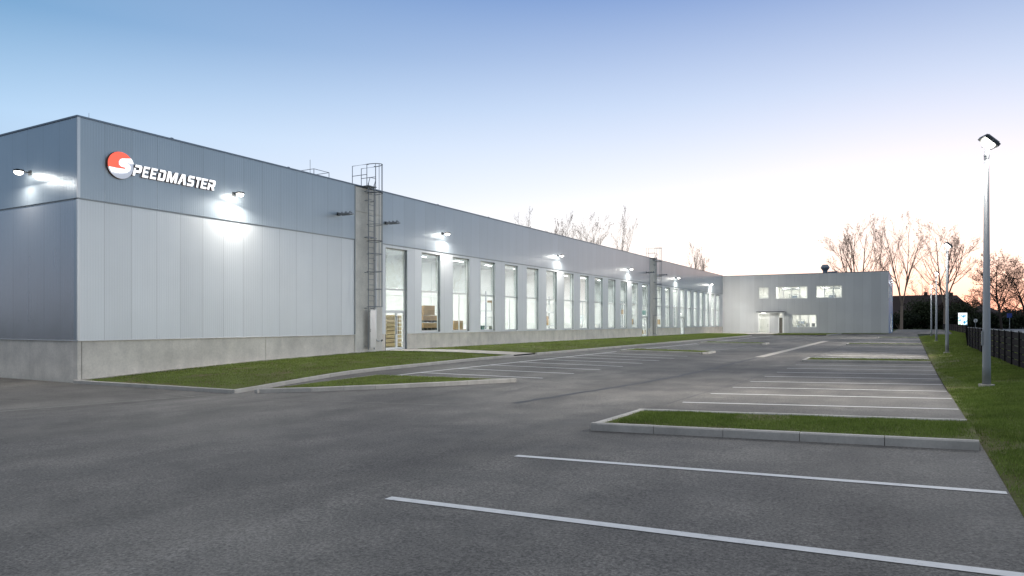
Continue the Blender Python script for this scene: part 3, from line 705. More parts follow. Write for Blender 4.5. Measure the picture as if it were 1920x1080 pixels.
# ------------------------------------------------------------------ caged ladders
def ladder(yc, label, rust=False):
    r = empty('caged_ladder', (XB, yc, 0), 0, label, 'ladder', 'caged ladders climbing the concrete piers')
    st = M['steel']; w = .24; X0 = .28
    for s in (-w, w): MB().box(X0 - .025, X0 + .025, s - .015, s + .015, .12, 9.15).build('stile', st, r)
    m = MB()
    for k in range(25): m.tube([(X0, -w, 1.9 + k * .29), (X0, w, 1.9 + k * .29)], .014, 6)
    m.build('rungs', st, r)
    m = MB()
    for z in (.3, 2.35, 4.3, 6.2, 8.2, 8.7):
        for s in (-w, w): m.box(.0, X0 - .025, s - .02, s + .02, z, z + .04)
        m.box(X0 + .026, X0 + .04, -.42, .42, z, z + .035) if z in (6.2, 8.7) else None
    m.build('wall_bracket', M['steel'], r)
    hoop = lambda z, n=12: [(X0 + .42 * (1 - math.cos(a)) * .9 if False else X0 + .72 * math.sin(a), -.36 * math.cos(a), z) for a in [math.pi * i / n for i in range(n + 1)]]
    for z in (2.45, 3.4, 4.35, 5.3, 6.0, 6.9, 8.6, 10.15): MB().tube([(X0, -w, z)] + hoop(z)[0:] + [(X0, w, z)], .018 if z < 10 else .022, 6).build('cage_hoop', M['dark'] if z in (6.0, 8.6) else st, r)
    for a in (.25, .375, .5, .625, .75):
        x, y, _ = X0 + .72 * math.sin(a * math.pi), -.36 * math.cos(a * math.pi), 0; MB().box(x - .008, x + .008, y - .014, y + .014, 2.45, 10.15).build('cage_bar', st, r)
    for s in (-.36, .36):
        MB().tube([(X0, s, 8.95), (X0, s, 10.15), (-.75, s, 10.15), (-.75, s, 9.0)], .022, 6).build('guard_rail', st, r)
        MB().tube([(X0, s, 9.6), (-.75, s, 9.6)], .018, 6).build('knee_rail', st, r)
    MB().box(-.35, X0 + .1, -.34, .34, 8.98, 9.02).build('exit_step', st, r)
    MB().tube([(X0, -w, 9.1), (X0 + .12, -w, 9.45), (X0 + .12, w, 9.45), (X0, w, 9.1)], .02, 6).build('exit_gate', st, r)
    c = MB().cbox(X0 + .05, X0 + .1, -.2, .27, .22, 2.3, .006).build('climb_guard', M['stainless'] if not rust else M['pier'], r)
    MB().tube([(X0 + .08, -.2, 1.1), (X0 + .13, -.2, 1.1), (X0 + .13, -.2, 1.25)], .012, 6).build('lock', M['dark'], c)
    return r
ladder(29.66, 'caged steel ladder on the near concrete pier with a pale climb guard')
ladder(78.9, 'caged steel ladder on the far concrete pier with a dark guard', True)
rp = empty('riser_pipe', (XB + .02, 30.15, 0), 0, 'thin pale riser pipe with a bent outlet beside the near ladder', 'pipe')
MB().tube([(.16, 0, 6.2), (.16, 0, .75), (.18, .04, .62), (.22, .14, .56), (.24, .36, .56)], .032, 8).build('pipe', M['stainless'], rp, True)
MB().tube([(.24, .36, .56), (.24, .46, .62)], .045, 8).build('coupling', M['dark'], rp)
for z in (1.2, 3.0, 5.0): MB().box(0, .13, -.02, .02, z, z + .03).build('clip', M['dark'], rp)

# ------------------------------------------------------------------ company sign
def fpx(px, py, off):                                      # pixel of the sign in the photograph -> point of the facade plane
    X = XB + off; u = (px - 960) / F; Z = X / (u * CT - ST); return (Z * (CT + u * ST), 1.6 - (py - Y0) * Z / F)
def cpx(cx_, cy_): return fpx(180 + cx_ / 6.4, 270 + cy_ / 6.4, .12)
sign = empty('company_sign', (XB + .03, 17.9, 6.9), 0, 'backlit round red and white emblem followed by white raised capitals', 'sign')
M['sign_w'] = mat('sign_white', (.9, .9, .9), .4, emit=(1, 1, 1), es=1.0); M['sign_r'] = mat('sign_red', (.75, .06, .03), .4, emit=(1, .13, .08), es=1.05)
M['sign_g'] = mat('sign_grey', (.50, .52, .58), .4, emit=(.60, .64, .75), es=.45); M['sign_side'] = mat('sign_edge', (.22, .10, .07), .5)
def prism(poly, x0, x1, name, material, parent, side=None):
    m = MB(); n = len(poly); m.v = [(x0, y, z) for y, z in poly] + [(x1, y, z) for y, z in poly]
    m.f = [tuple(range(n)), tuple(range(n, 2 * n))] + [(i, (i + 1) % n, n + (i + 1) % n, n + i) for i in range(n)]
    o = fix_normals(m.build(name, material, None)); o.data.materials.append(side or M['sign_side'])
    for p in o.data.polygons:
        if abs(p.normal.x) < .5: p.material_index = 1
    return under(o, parent)
p0 = cpx(290, 96); p1 = cpx(290, 415); ZC = (p0[1] + p1[1]) / 2; RV = abs(p0[1] - p1[1]) / 2; yl, yr = cpx(137, 250)[0], cpx(447, 250)[0]; YC = (yl + yr) / 2; RH = (yr - yl) / 2
RC = (RV + RH) / 2
circ = lambda r, n=48: [(YC + r * math.cos(2 * math.pi * i / n), ZC + r * math.sin(2 * math.pi * i / n)) for i in range(n)]
prism(circ(RC), XB + .035, XB + .12, 'emblem_disc', M['sign_g'], sign)
prism(circ(RC + .012), XB + .032, XB + .10, 'emblem_rim', M['sign_side'], sign)
def uv(cx_, cy_): return cpx(cx_, cy_)
def arc(a0, a1, n=20, r=RC): return [(YC + r * math.cos(R(a0 + (a1 - a0) * i / n)), ZC + r * math.sin(R(a0 + (a1 - a0) * i / n))) for i in range(n + 1)]
angl = lambda q: math.degrees(math.atan2(q[1] - ZC, q[0] - YC))
aL, aR = angl(uv(139, 268)), angl(uv(412, 178))
if aL < 0: aL += 360
red_in = [uv(*p) for p in ((300, 174), (276, 188), (262, 215), (266, 248), (288, 272), (345, 288), (338, 301), (230, 286))]
prism(arc(aL, aR) + red_in, XB + .121, XB + .15, 'emblem_red_field', M['sign_r'], sign)
aR2 = angl(uv(446, 246)); aB = angl(uv(205, 372)); 
Spoly = arc(aR, aR2, 6) + [uv(*p) for p in ((352, 226), (350, 236), (388, 250), (408, 282), (398, 322), (360, 348), (290, 352), (240, 348))] + arc(aL + 24, aL, 6) + [uv(*p) for p in ((230, 287), (338, 302), (346, 288), (289, 271), (267, 248), (263, 215), (277, 189), (300, 175))]
prism(Spoly, XB + .152, XB + .18, 'emblem_letter', M['sign_w'], sign)
# letters: polygons on a 1 x 1 cell, sheared italics
def LT(ch):
    t_, s_ = .30, .20     # stem width, bar height
    if ch == 'P': return [[(0, 0), (t_, 0), (t_, .30), (.30, .30), (.86, .30), (1, .45), (1, .85), (.86, 1), (.10, 1), (.10, .78), (.64, .78), (.64, .52), (.22, .52), (.22, .68), (0, .68)]]
    if ch == 'E': return [[(0, 0), (1, 0), (1, s_), (t_, s_), (t_, .41), (.86, .41), (.86, .59), (t_, .59), (t_, 1 - s_), (1, 1 - s_), (1, 1), (0, 1)]]
    if ch == 'D': return [[(0, 0), (.84, 0), (1, .18), (1, .82), (.84, 1), (.10, 1), (.10, .79), (.66, .79), (.66, .22), (t_, .22), (t_, .66), (0, .66)]]
    if ch == 'M': return [[(0, 0), (.24, 0), (.24, .58), (.42, 0), (.60, 0), (.76, .58), (.76, 0), (1, 0), (1, 1), (.70, 1), (.51, .40), (.30, 1), (0, 1)]]
    if ch == 'A': return [[(0, 0), (.30, 0), (.38, .26), (.50, .26), (.50, .44), (.44, .44), (.53, .76), (.70, 0), (1.02, 0), (.76, 1), (.32, 1)]]
    if ch == 'S': return [[(0, 0), (.86, 0), (1, .14), (1, .50), (.86, .62), (.34, .62), (.34, .78), (.98, .78), (.98, 1), (.14, 1), (0, .86), (0, .50), (.14, .39), (.66, .39), (.66, .22), (0, .22)]]
    if ch == 'T': return [[(.33, 0), (.67, 0), (.67, .76), (1, .76), (1, 1), (0, 1), (0, .76), (.33, .76)]]
    if ch == 'R': return [[(0, 0), (t_, 0), (t_, .32), (.48, .32), (.66, 0), (1.02, 0), (.84, .34), (1, .46), (1, .86), (.86, 1), (.08, 1), (.08, .78), (.64, .78), (.64, .54), (.22, .54), (.22, .66), (0, .66)]]
# letter boxes measured on the photograph: left, right edge at the baseline (crop pixels) and baseline / cap rows there
b0, c0 = (440, 374), (474, 250); b1, c1 = (1412, 560), (1436, 436)
Yb0, Zb0 = cpx(*b0); Yb1, Zb1 = cpx(*b1); Yc0, Zc0 = cpx(*c0); Yc1, Zc1 = cpx(*c1)
zb = (Zb0 + Zb1) / 2; zc = (Zc0 + Zc1) / 2; hgt_ = zc - zb
xs_l = [(440, 535), (552, 625), (645, 718), (738, 825), (842, 965), (978, 1075), (1090, 1168), (1182, 1245), (1253, 1325), (1335, 1420)]
for ch, (xa, xb_) in zip('PEEDMASTER', xs_l):
    f_ = (xa - 440) / (1412 - 440); g_ = (xb_ - 440) / (1412 - 440)
    ya = cpx(xa, 374 + 186 * f_)[0]; yb = cpx(xb_, 374 + 186 * g_)[0]
    for pl in LT(ch):
        prism([(ya + (yb - ya) * p[0] + .22 * p[1] * hgt_, zb + p[1] * hgt_) for p in pl], XB + .06, XB + .11, 'letter', M['sign_w'], sign)
        prism([(ya + (yb - ya) * p[0] + .22 * p[1] * hgt_, zb + p[1] * hgt_ - .012) for p in pl], XB + .035, XB + .058, 'letter_backing', M['sign_side'], sign)
        break

# ------------------------------------------------------------------ roof items of the hall
def rod(x, y, h, lb):
    r = empty('lightning_rod', (x, y, 8.45), 0, lb, 'lightning rod', 'thin lightning rods on the hall roof')
    MB().cbox(-.12, .12, -.12, .12, 0, .1).build('base', M['pier'], r); MB().tube([(0, 0, .1), (0, 0, h)], [.012, .006], 5).build('rod', M['steel'], r)
rod(-26.3, 14.9, .85, 'thin lightning rod at the near corner of the hall roof'); rod(-29, 24.2, 1.05, 'thin lightning rod left of the near ladder')
rg = empty('roof_guard', (-30.2, 30.0, 8.45), 0, 'small railed roof hatch with a mast, behind the parapet left of the near ladder', 'roof hatch')
m = MB()
for z in (1.5, 1.9): m.tube([(.6, -.6, z), (.6, .6, z), (-.6, .6, z), (-.6, -.6, z), (.6, -.6, z)], .018, 5)
m.build('railing', M['steel'], rg); MB().tube([(.6, .6, 0), (.6, .6, 1.9)], .02, 5).tube([(.6, -.6, 0), (.6, -.6, 1.9)], .02, 5).tube([(-.6, .6, 0), (-.6, .6, 1.9)], .02, 5).build('post', M['steel'], rg)
MB().cbox(-.45, .45, -.45, .45, 0, 1.35).build('hatch', M['flash'], rg); MB().tube([(0, -.3, 1.35), (0, -.3, 2.55)], .012, 5).build('mast', M['dark'], rg)

# ------------------------------------------------------------------ office building
OX1 = -2.76; OY = 113.2; OYB = 140.0
off = empty('office_building', (OX1, OY, 0), 0, 'two storey grey office building closing the yard, with lit ribbon windows', 'building')
OW = [(-20.45, -18.96, 5.26, 6.95, 1), (-17.95, -13.43, 5.18, 7.0, 4), (-12.25, -8.73, 5.2, 7.03, 3), (-15.59, -12.18, .9, 2.76, 3)]
DO = (-20.45, -16.73, -.1, 3.0)
under(wall('front_wall', M['office'], None, lambda s, z, d: (s, OY + .3 * d, z), XB + .0, OX1, -.3, 8.85, [w[:4] for w in OW] + [DO]), off)
SW = [(115.0, 121.5, 5.1, 7.2), (123, 129.5, 5.1, 7.2), (131, 138, 5.1, 7.2), (127, 136, .05, 3.1)]
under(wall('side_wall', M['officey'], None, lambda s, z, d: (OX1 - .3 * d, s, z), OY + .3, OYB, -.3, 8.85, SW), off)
B(MB().box(XB - .2, OX1 - .3, OYB - .3, OYB, -.3, 8.85), 'rear_wall', M['office'], off)
B(MB().box(XB, OX1 + .05, OY - .05, OY + .4, 8.85, 8.91).box(OX1 - .35, OX1 + .05, OY + .4, OYB + .05, 8.85, 8.91), 'coping', M['coping'], off)
B(MB().box(XB, OX1 - .3, OY + .4, OYB - .3, 8.3, 8.4), 'roof', M['roof'], off)
B(MB().box(XB, OX1 - .31, OY + .31, OYB - .31, 3.75, 4.05).box(XB, OX1 - .31, OY + .31, OYB - .31, -.05, .03), 'floor_slab', M['white'], off)
B(MB().box(XB, OX1 - .31, OY + 5.5, OY + 5.7, .03, 3.75).box(XB, OX1 - .31, OY + 5.5, OY + 5.7, 4.05, 7.5).box(XB, OX1 - .31, OY + .31, OYB - .31, 7.5, 7.6).box(-21.3, -21.1, OY + .31, OY + 5.5, .03, 3.75).box(-11, -10.8, OY + .31, OY + 5.5, .03, 3.75)
  .box(-16.5, -16.3, OY + .31, OY + 5.5, .03, 3.75).box(-18.5, -18.3, OY + .31, OY + 5.5, 4.05, 7.5), 'inner_wall', M['white'], off)
for (a, b, z0, z1, n) in OW:
    m = MB(); y0, y1 = OY + .08, OY + .15; m.box(a, a + .08, y0, y1, z0, z1).box(b - .08, b, y0, y1, z0, z1).box(a + .08, b - .08, y0, y1, z0, z0 + .08).box(a + .08, b - .08, y0, y1, z1 - .08, z1)
    for k in range(1, n): x = a + (b - a) * k / n; m.box(x - .06, x + .06, y0, y1, z0 + .08, z1 - .08)
    f = B(m, 'window', M['frame'], off)
    g = MB().box(a + .08, b - .08, y0 + .02, y0 + .026, z0 + .08, z1 - .08).build('pane', M['glass'], f)
    g.matrix_parent_inverse = Matrix.Identity(4); g.parent = f
for k, (a, b, z0, z1) in enumerate(SW):
    m = MB(); x0, x1 = OX1 - .15, OX1 - .08; m.box(x0, x1, a, a + .08, z0, z1).box(x0, x1, b - .08, b, z0, z1).box(x0, x1, a + .08, b - .08, z0, z0 + .08).box(x0, x1, a + .08, b - .08, z1 - .08, z1)
    for q in range(1, 4): y = a + (b - a) * q / 4; m.box(x0, x1, y - .05, y + .05, z0 + .08, z1 - .08)
    f = B(m, 'window' if k < 3 else 'gate', M['frame'], off)
    g = MB().box(x0 + .02, x0 + .026, a + .08, b - .08, z0 + .08, z1 - .08).build('pane', M['glass'], f)
# entrance: lit door, wall panel, darker side light, flat canopy
e = empty('entrance', (-20.45, OY, 0)); e.parent = off; e.matrix_parent_inverse = Matrix.Translation((-OX1, -OY, 0))
MB().box(1.62, 2.9, .1, .3, .0, 3.0).build('wall_panel', M['office'], e)
MB().box(0, .12, .02, .3, 0, 3.0).box(1.5, 1.62, .05, .3, 0, 3.0).box(.12, 1.5, .05, .3, 2.2, 2.32).box(2.9, 3.02, .02, .3, 0, 3.0).box(3.6, 3.72, .02, .3, 0, 3.0).box(3.02, 3.6, .05, .3, 2.3, 2.42).build('door_frame', M['frame'], e)
MB().box(.12, 1.5, .15, .16, 2.32, 3.0).box(.12, 1.5, .15, .16, .02, 2.2).build('door_pane', M['glass'], e)
MB().box(3.02, 3.6, .2, .23, 0, 2.3).build('side_door', mat('taupe_door', (.20, .18, .15), .5), e)
MB().tube([(1.38, .1, .9), (1.38, .1, 1.4)], .02, 6).build('door_handle', M['dark'], e)
c = MB().box(-.15, 3.87, -.9, .0, 3.12, 3.26).build('canopy', M['dark'], e); MB().box(-.12, 3.84, -.87, .0, 3.02, 3.118).build('soffit', M['frame'], c)
MB().box(3.62, 3.72, -.85, -.75, .05, 3.018).build('canopy_post', M['frame'], e)
MB().box(.5, 1.1, -.7, -.2, 3.0, 3.018).build('canopy_light', M['offlight'], e)
# office ceiling lights
first = None
for lv, zz in ((0, 3.68), (1, 7.42)):
    for xi, x in enumerate((-24, -20.4, -17.4, -14, -12.0, -7, -4.5) if lv else (-23.5, -19.2, -15.2, -12.6, -8, -5)):
        if first is None:
            first = empty('office_light'); MB().box(-.7, .7, -.7, .7, .01, .06).build('housing', M['frame'], first); MB().box(-.66, .66, -.66, .66, 0, .009).build('diffuser', M['offlight'], first); o = first
        else: o = copy_tree(first)
        o.location = (x, OY + 2.6, zz)
        tag(o, 'square %s floor office ceiling light, number %s from the hall side' % ('upper' if lv else 'ground', NUMW[xi]), 'ceiling light', 'square office lights on the %s floor' % ('upper' if lv else 'ground'))
for k, y in enumerate((121, 129, 136)):
    o = copy_tree(first); o.location = (-5.5, y, 7.42); tag(o, '%s square upper floor light behind the office side windows' % ('near', 'middle', 'far')[k], 'ceiling light', 'square office lights by the side windows')
    o = copy_tree(first); o.location = (-5.5, y, 3.68); tag(o, '%s square ground floor light behind the office side wall' % ('near', 'middle', 'far')[k], 'ceiling light', 'square office lights by the side windows')
# office furniture silhouettes
def shelf_unit(x, z, lb):
    r = empty('shelf_unit', (x, OY + 4.9, z), 0, lb, 'shelf')
    MB().box(-.6, -.56, -.2, .2, 0, 2.0).box(.56, .6, -.2, .2, 0, 2.0).build('side_panel', M['reveal'], r)
    MB().box(-.56, .56, -.2, .2, .02, .06).box(-.56, .56, -.2, .2, .7, .74).box(-.56, .56, -.2, .2, 1.35, 1.39).box(-.56, .56, -.2, .2, 1.94, 1.98).build('boards', M['reveal'], r)
    MB().box(-.5, .1, -.15, .15, .74, 1.1).box(-.3, .5, -.15, .15, 1.39, 1.75).build('folders', M['coping'], r)
shelf_unit(-16.0, 4.05, 'grey shelf unit behind the long upper office window'); shelf_unit(-10.6, 4.05, 'grey shelf unit behind the right upper office window'); shelf_unit(-15.0, .03, 'grey shelf unit behind the lower office window')
def chair(x, y, z, lb):
    r = empty('office_chair', (x, y, z), 0, lb, 'chair')
    MB().cbox(-.25, .25, -.25, .25, .42, .5).build('seat', M['darkbox'], r); MB().cbox(-.24, .24, .2, .27, .55, 1.45).build('backrest', M['roof'], r)
    MB().tube([(0, 0, .08), (0, 0, .42)], .03, 6).build('column', M['dark'], r); MB().tube([(-.28, 0, .05), (.28, 0, .05)], .025, 5).tube([(0, -.28, .05), (0, .28, .05)], .025, 5).build('base', M['dark'], r)
chair(-13.55, OY + 1.0, .03, 'left of two dark high backed chairs behind the lower office window'); chair(-12.75, OY + 1.0, .03, 'right of two dark high backed chairs behind the lower office window')
for x, lb in ((-16.2, 'white hanging duct seen through the long upper office window'), (-10.4, 'white hanging duct seen through the right upper office window')):
    o = MB().tube([(x - 1.2, OY + 2.8, 6.75), (x + 1.2, OY + 2.8, 6.75)], .17, 10).build('duct', M['reveal'], None, True); tag(o, lb, 'duct')
# roof vent
rv = empty('roof_vent', (-11.3, OY + 3, 8.4), 0, 'grey exhaust vent with a flared cap on the office roof', 'roof vent')
MB().tube([(0, 0, 0), (0, 0, 1.0), (0, 0, 1.42), (0, 0, 1.56), (0, 0, 1.88), (0, 0, 1.93)], [.34, .34, .64, .64, .42, .40], 14).build('cowl', M['coping'], rv)
MB().cbox(.4, 1.7, -.5, .5, 0, .85).build('unit_box', M['coping'], rv)
for k, (y, z) in enumerate(((116.5, 7.75), (122.3, 7.75), (130.5, 7.75))):
    r = empty('side_lamp', (OX1 + .005, y, z), 0, ('nearest', 'middle', 'farthest')[k] + ' of three small lit lamps on the office side wall', 'wall lamp', 'small lamps on the office side wall')
    MB().tube([(0, 0, -.2), (.3, 0, 0)], .03, 6).build('arm', M['frame'], r); MB().cbox(.2, .5, -.2, .2, .0, .1).build('housing', M['frame'], r); MB().box(.30, .42, -.08, .08, -.02, -.002).build('lens', M['glow'], r)
    area_lamp(r, (.3, 0, -.04), (0, 0, 0), 25, .2, .2)

# ------------------------------------------------------------------ lamp posts
def post(x, y, lb, power):
    r = empty('lamp_post', (x, y, vergez(x, y)), 0, lb, 'lamp post', 'lamp posts on the grass verge')
    MB().tube([(0, 0, -.2), (0, 0, .06)], .17, 14).build('foundation', M['pave'], r)
    MB().tube([(0, 0, .06), (0, 0, .5), (0, 0, 5.55)], [.092, .088, .052], 12).build('pole', M['steel'], r, True)
    MB().tube([(0, 0, 5.54), (0, 0, 5.62), (.02, .01, 5.78), (.05, .02, 5.9)], [.056, .06, .05, .04], 10).build('neck', M['steel'], r)
    MB().box(-.105, -.08, -.05, .05, 1.0, 1.35).build('service_door', M['steel'], r)
    h = empty('lamp_head', (0.03, .02, 5.92)); h.parent = r; h.rotation_euler = (0, R(40), R(22))
    MB().cbox(-.20, .20, -.17, .17, .0, .09).build('housing', M['dark'], h)
    MB().tube([(0, 0, -.002), (0, 0, -.03), (0, 0, -.07), (0, 0, -.09)], [.15, .15, .11, .05], 16).build('lens', M['glow'], h)
    m = MB()
    for k in range(6): m.box(-.16, .16, -.13 + k * .05, -.118 + k * .05, .09, .125)
    m.build('cooling_fins', M['steel'], h); m = MB().tube([(.0, -.19, .04), (.0, -.19, -.06), (.0, .19, -.06), (.0, .19, .04)], .014, 6); m.build('yoke', M['steel'], h)
    r.scale = (1, 1, 1) if y < 30 else (.94, .94, .94)
    area_lamp(h, (0, 0, -.11), (0, R(20), 0), power, .3, .26, 125)
for x, y, lb, pw in ((1.60, 20.6, 'nearest and tallest looking galvanised lamp post standing in the verge', P_POLE), (1.63, 42.9, 'second galvanised lamp post from the camera', P_POLE), (1.80, 67.1, 'third galvanised lamp post, between the second and the farthest', P_POLE), (1.95, 90.5, 'farthest galvanised lamp post near the end of the bays', P_POLE)): post(x, y, lb, pw)

# ------------------------------------------------------------------ fence
fw = mat('brown_black_planks', (.045, .038, .040), .85, spec=.1); t = NT(fw); n_ = t.noise(3, 4, .6, stretch=(1, .3, 8)); t.l(t.ramp(n_, [(.3, (.012, .010, .012)), (.7, (.030, .025, .026))]), t.b.inputs['Base Color'])
fpost = mat('fence_post_paint', (.014, .013, .015), .8, spec=.1)
fence = empty('plank_fence', (3.08, 22, 0), 0, 'low dark brown plank fence with pale cap rails running along the verge', 'fence')
cnt = 0
def fpanel(x0, y0, x1, y1, cap=True):
    l = math.hypot(x1 - x0, y1 - y0); a = math.atan2(y1 - y0, x1 - x0)
    z0 = .05
    def tr(m, dx):  # local x along the panel
        c_, s_ = math.cos(a), math.sin(a); m.v = [(x0 + v[0] * c_ - v[1] * s_, y0 + v[0] * s_ + v[1] * c_, v[2] + z0) for v in m.v]; return m
    m = MB()
    for k in range(5): m.box(.05, l - .05, -.012, .012, .08 + k * .232, .08 + k * .232 + .205)
    B(tr(m, 0), 'plank_panel', fw, fence)
    if cap: B(tr(MB().box(.05, l - .05, -.03, .03, 1.236, 1.262), 0), 'cap_rail', M['steel'], fence)
    B(tr(MB().box(-.045, .045, -.05, .05, -.1, 1.27), 0), 'post', fpost, fence)
for k in range(15): fpanel(3.08, 22 + 2 * k, 3.08, 24 + 2 * k, True)
A_, B_ = Vector((3.08, 52)), Vector((6.4, 112)); n = 15
for k in range(n): p = A_.lerp(B_, k / n); q = A_.lerp(B_, (k + 1) / n); fpanel(p.x, p.y, q.x, q.y, False)
A_, B_ = Vector((6.4, 112)), Vector((6.2, 184)); n = 12
for k in range(n): p = A_.lerp(B_, k / n); q = A_.lerp(B_, (k + 1) / n); fpanel(p.x, p.y, q.x, q.y, False)

# ------------------------------------------------------------------ lit advertising case and road signs
ad = empty('advert_lightbox', (*pt(1805, 600, 113).xy, 0), R(-29.5) + R(28), 'glowing upright advertising case with blue and green picture beyond the fence', 'lightbox')
am = mat('advert_print', (.8, .8, .8), .3); t = NT(am); sp_ = t.n('ShaderNodeSeparateXYZ'); t.l(t.co, sp_.inputs[0])
nz = t.noise(2.6, 3, .5, stretch=(1.3, 1, 1)); zz_ = sp_.outputs[2]
low_ = t.math('LESS_THAN', zz_, 2.75)
col_ = t.ramp(nz, [(.38, (.02, .16, .34)), (.46, (.10, .45, .70)), (.50, (.85, .95, .95)), (.60, (.9, 1, .95)), (.66, (.25, .62, .22))])
pic = t.mix(low_, (.92, .97, 1.0), col_); t.l(pic, t.b.inputs['Emission Color']); t.b.inputs['Emission Strength'].default_value = 1.5; t.b.inputs['Base Color'].default_value = (.02, .02, .02, 1)
MB().box(-.68, .68, -.10, .10, 1.05, 3.2).build('case', M['dark'], ad); MB().box(-.60, .60, -.112, -.102, 1.13, 3.13).build('poster', am, ad); MB().box(-.12, .12, -.06, .06, 0, 1.05).build('foot', M['dark'], ad)
sm = mat('blue_sign', (.02, .05, .30), .4)
q = pt(1893, 604, 105); s1 = empty('road_sign', (q.x, q.y, 0), R(-35), 'dark blue square road sign on a post at the far right', 'road sign')
MB().tube([(0, 0, 0), (0, 0, 2.9)], .04, 8).build('post', M['steel'], s1); MB().cbox(-.35, .35, -.05, -.03, 2.3, 2.95, .004).build('panel', sm, s1)
q = pt(1829, 604, 120); s2 = empty('road_sign', (q.x, q.y, 0), R(150), 'pale round road sign seen from behind, right of the advertising case', 'road sign')
MB().tube([(0, 0, 0), (0, 0, 2.1)], .035, 8).build('post', M['steel'], s2); MB().tube([(0, -.04, 1.9), (0, -.02, 1.9)], .33, 16).build('disc', M['flash'], s2)

# ------------------------------------------------------------------ trees
def grow(seed, H, spread_, upright, trunk_frac, lean=0.0, bushy=1.0, droop=0.0, fork=False):
    """trunk mesh: trunk and main limbs; crown mesh: all finer branches and twigs; buds: small leaf buds near the twig ends"""
    rr = random.Random(seed); trunk = MB(); crown = MB(); buds = []
    LEN = {0: .62, 1: .50, 2: .46, 3: .46}
    def branch(p, d, ln, r, lvl):
        steps = 6 if lvl < 2 else (4 if lvl == 2 else 2); q = p.copy(); pts = [q.copy()]; dd = d.copy(); rads = [r]
        for i in range(steps):
            dd = (dd + Vector((rr.gauss(0, .09), rr.gauss(0, .09), upright * (.09 if lvl else .05)))).normalized(); q = q + dd * ln / steps; pts.append(q.copy()); rads.append(max(.009, r * (1 - .8 * (i + 1) / steps)))
        (trunk if lvl < 2 else crown).tube(pts, rads, 6 if lvl == 0 else (5 if lvl == 1 else 3), cap=False)
        if lvl == 4 or ln < .45:
            for _ in range(1): buds.append(pts[-1].lerp(pts[0], rr.random() * .6) + Vector((rr.gauss(0, .05), rr.gauss(0, .05), rr.gauss(0, .05))))
            return
        n = {0: int(8 * bushy), 1: int(8 * bushy), 2: 6, 3: 4}[lvl]
        for k in range(n):
            f = (.14 + .84 * (k + rr.random()) / n) if lvl else (trunk_frac + (.97 - trunk_frac) * (k + .6 * rr.random()) / n)
            i = min(steps - 1, int(f * steps)); pos = pts[i].lerp(pts[i + 1], f * steps - i); rad = rads[i] + (rads[i + 1] - rads[i]) * (f * steps - i)
            bd = (pts[i + 1] - pts[i]).normalized(); az = rr.uniform(0, 2 * math.pi) if lvl else k * 2.4 + rr.uniform(-.5, .5)
            side = Vector((math.cos(az), math.sin(az), 0)); side = (side - bd * side.dot(bd)).normalized()
            an = R(rr.uniform(26, 46) * spread_); nd = (bd * math.cos(an) + side * math.sin(an)).normalized()
            rl = LEN[lvl] * ln * (1.12 - .62 * f) * rr.uniform(.75, 1.2)
            branch(pos, nd, rl, max(.010, rad * (.62 if lvl < 2 else .55)), lvl + 1)
    if fork:
        d0 = Vector((lean, 0, 1)).normalized(); h0 = H * .22; trunk.tube([(0, 0, -.3), d0 * h0 * .5, d0 * h0], [H * .018 + .06, H * .015 + .05, H * .013 + .05], 8, cap=False)
        for k in range(4):
            az = k * 1.6 + rr.uniform(-.3, .3); an = R(rr.uniform(12, 27)); branch(d0 * h0, Vector((math.cos(az) * math.sin(an), math.sin(az) * math.sin(an), math.cos(an))), H * rr.uniform(.62, .76), H * .008 + .05, 0 if bushy < .75 else 0)
    else: branch(Vector((0, 0, -.3)), Vector((lean, 0, 1)).normalized(), H * .92, H * .013 + .08, 0)
    bud = MB()
    for b in buds:
        s = rr.uniform(.03, .075); a = rr.uniform(0, 6.28); e1 = Vector((math.cos(a), math.sin(a), rr.uniform(-.5, .5))) * s; e2 = Vector((rr.gauss(0, .4), rr.gauss(0, .4), 1)).normalized() * s * 1.4
        bud.poly([b - e1, b - e2, b + e1, b + e2])
    return trunk, crown, bud
M['dbark'] = mat('dark_bark', (.035, .026, .022), .9)
def tree_proto(name, *a, **k):
    dk = name == 'spreading_tree'
    t_, c_, b_ = grow(*a, **k); r = empty(name)
    t_.build('trunk', M['dbark' if dk else 'bark'], r, True); cr = c_.build('crown', M['dbark' if dk else 'twig'], r); b_.build('buds', M['dbark' if dk else 'bud'], cr); return r
protos = [tree_proto('bare_tree', 11, 24, .95, .9, .16, bushy=.8, fork=True), tree_proto('bare_tree', 23, 24, .85, 1.0, .25), tree_proto('bare_tree', 37, 24, 1.0, .8, .15, lean=.05, bushy=.72, fork=True), tree_proto('spreading_tree', 51, 14, 1.25, .7, .18, bushy=1.9)]
used = set()
def put(k, px, topy, Z, baseH, lb, cat='tree', group=None, rz=0.0, wide=1.0):
    o = protos[k] if k not in used else copy_tree(protos[k]); used.add(k)
    q = pt(px, Y0, Z); o.location = (q.x, q.y, 0); H = (Y0 - topy) * Z / F + 1.6; s = H / baseH; o.scale = (s * wide, s * wide, s); o.rotation_euler = (0, 0, rz)
    return tag(o, lb, 'tree', group)
GT = 'bare trees behind the office building'; GH = 'bare tree tops showing above the hall roof'
put(0, 1607, 424, 165, 25, 'bare tree behind the middle of the office roof, left of its neighbours', group=GT, rz=.4, wide=.95)
put(1, 1646, 436, 172, 25, 'narrow bare tree just above the right end of the office roof', group=GT, rz=2.0, wide=.5)
put(2, 1690, 408, 160, 25, 'tall bare tree with a tall straight trunk right of the office corner', group=GT, rz=1.0, wide=.72)
put(0, 1772, 430, 168, 25, 'wide forked bare tree behind the thin far lamp posts', group=GT, rz=3.4, wide=.95)
put(2, 1735, 520, 230, 25, 'smaller distant bare tree between the two big ones by the office', group=GT, rz=4.4)
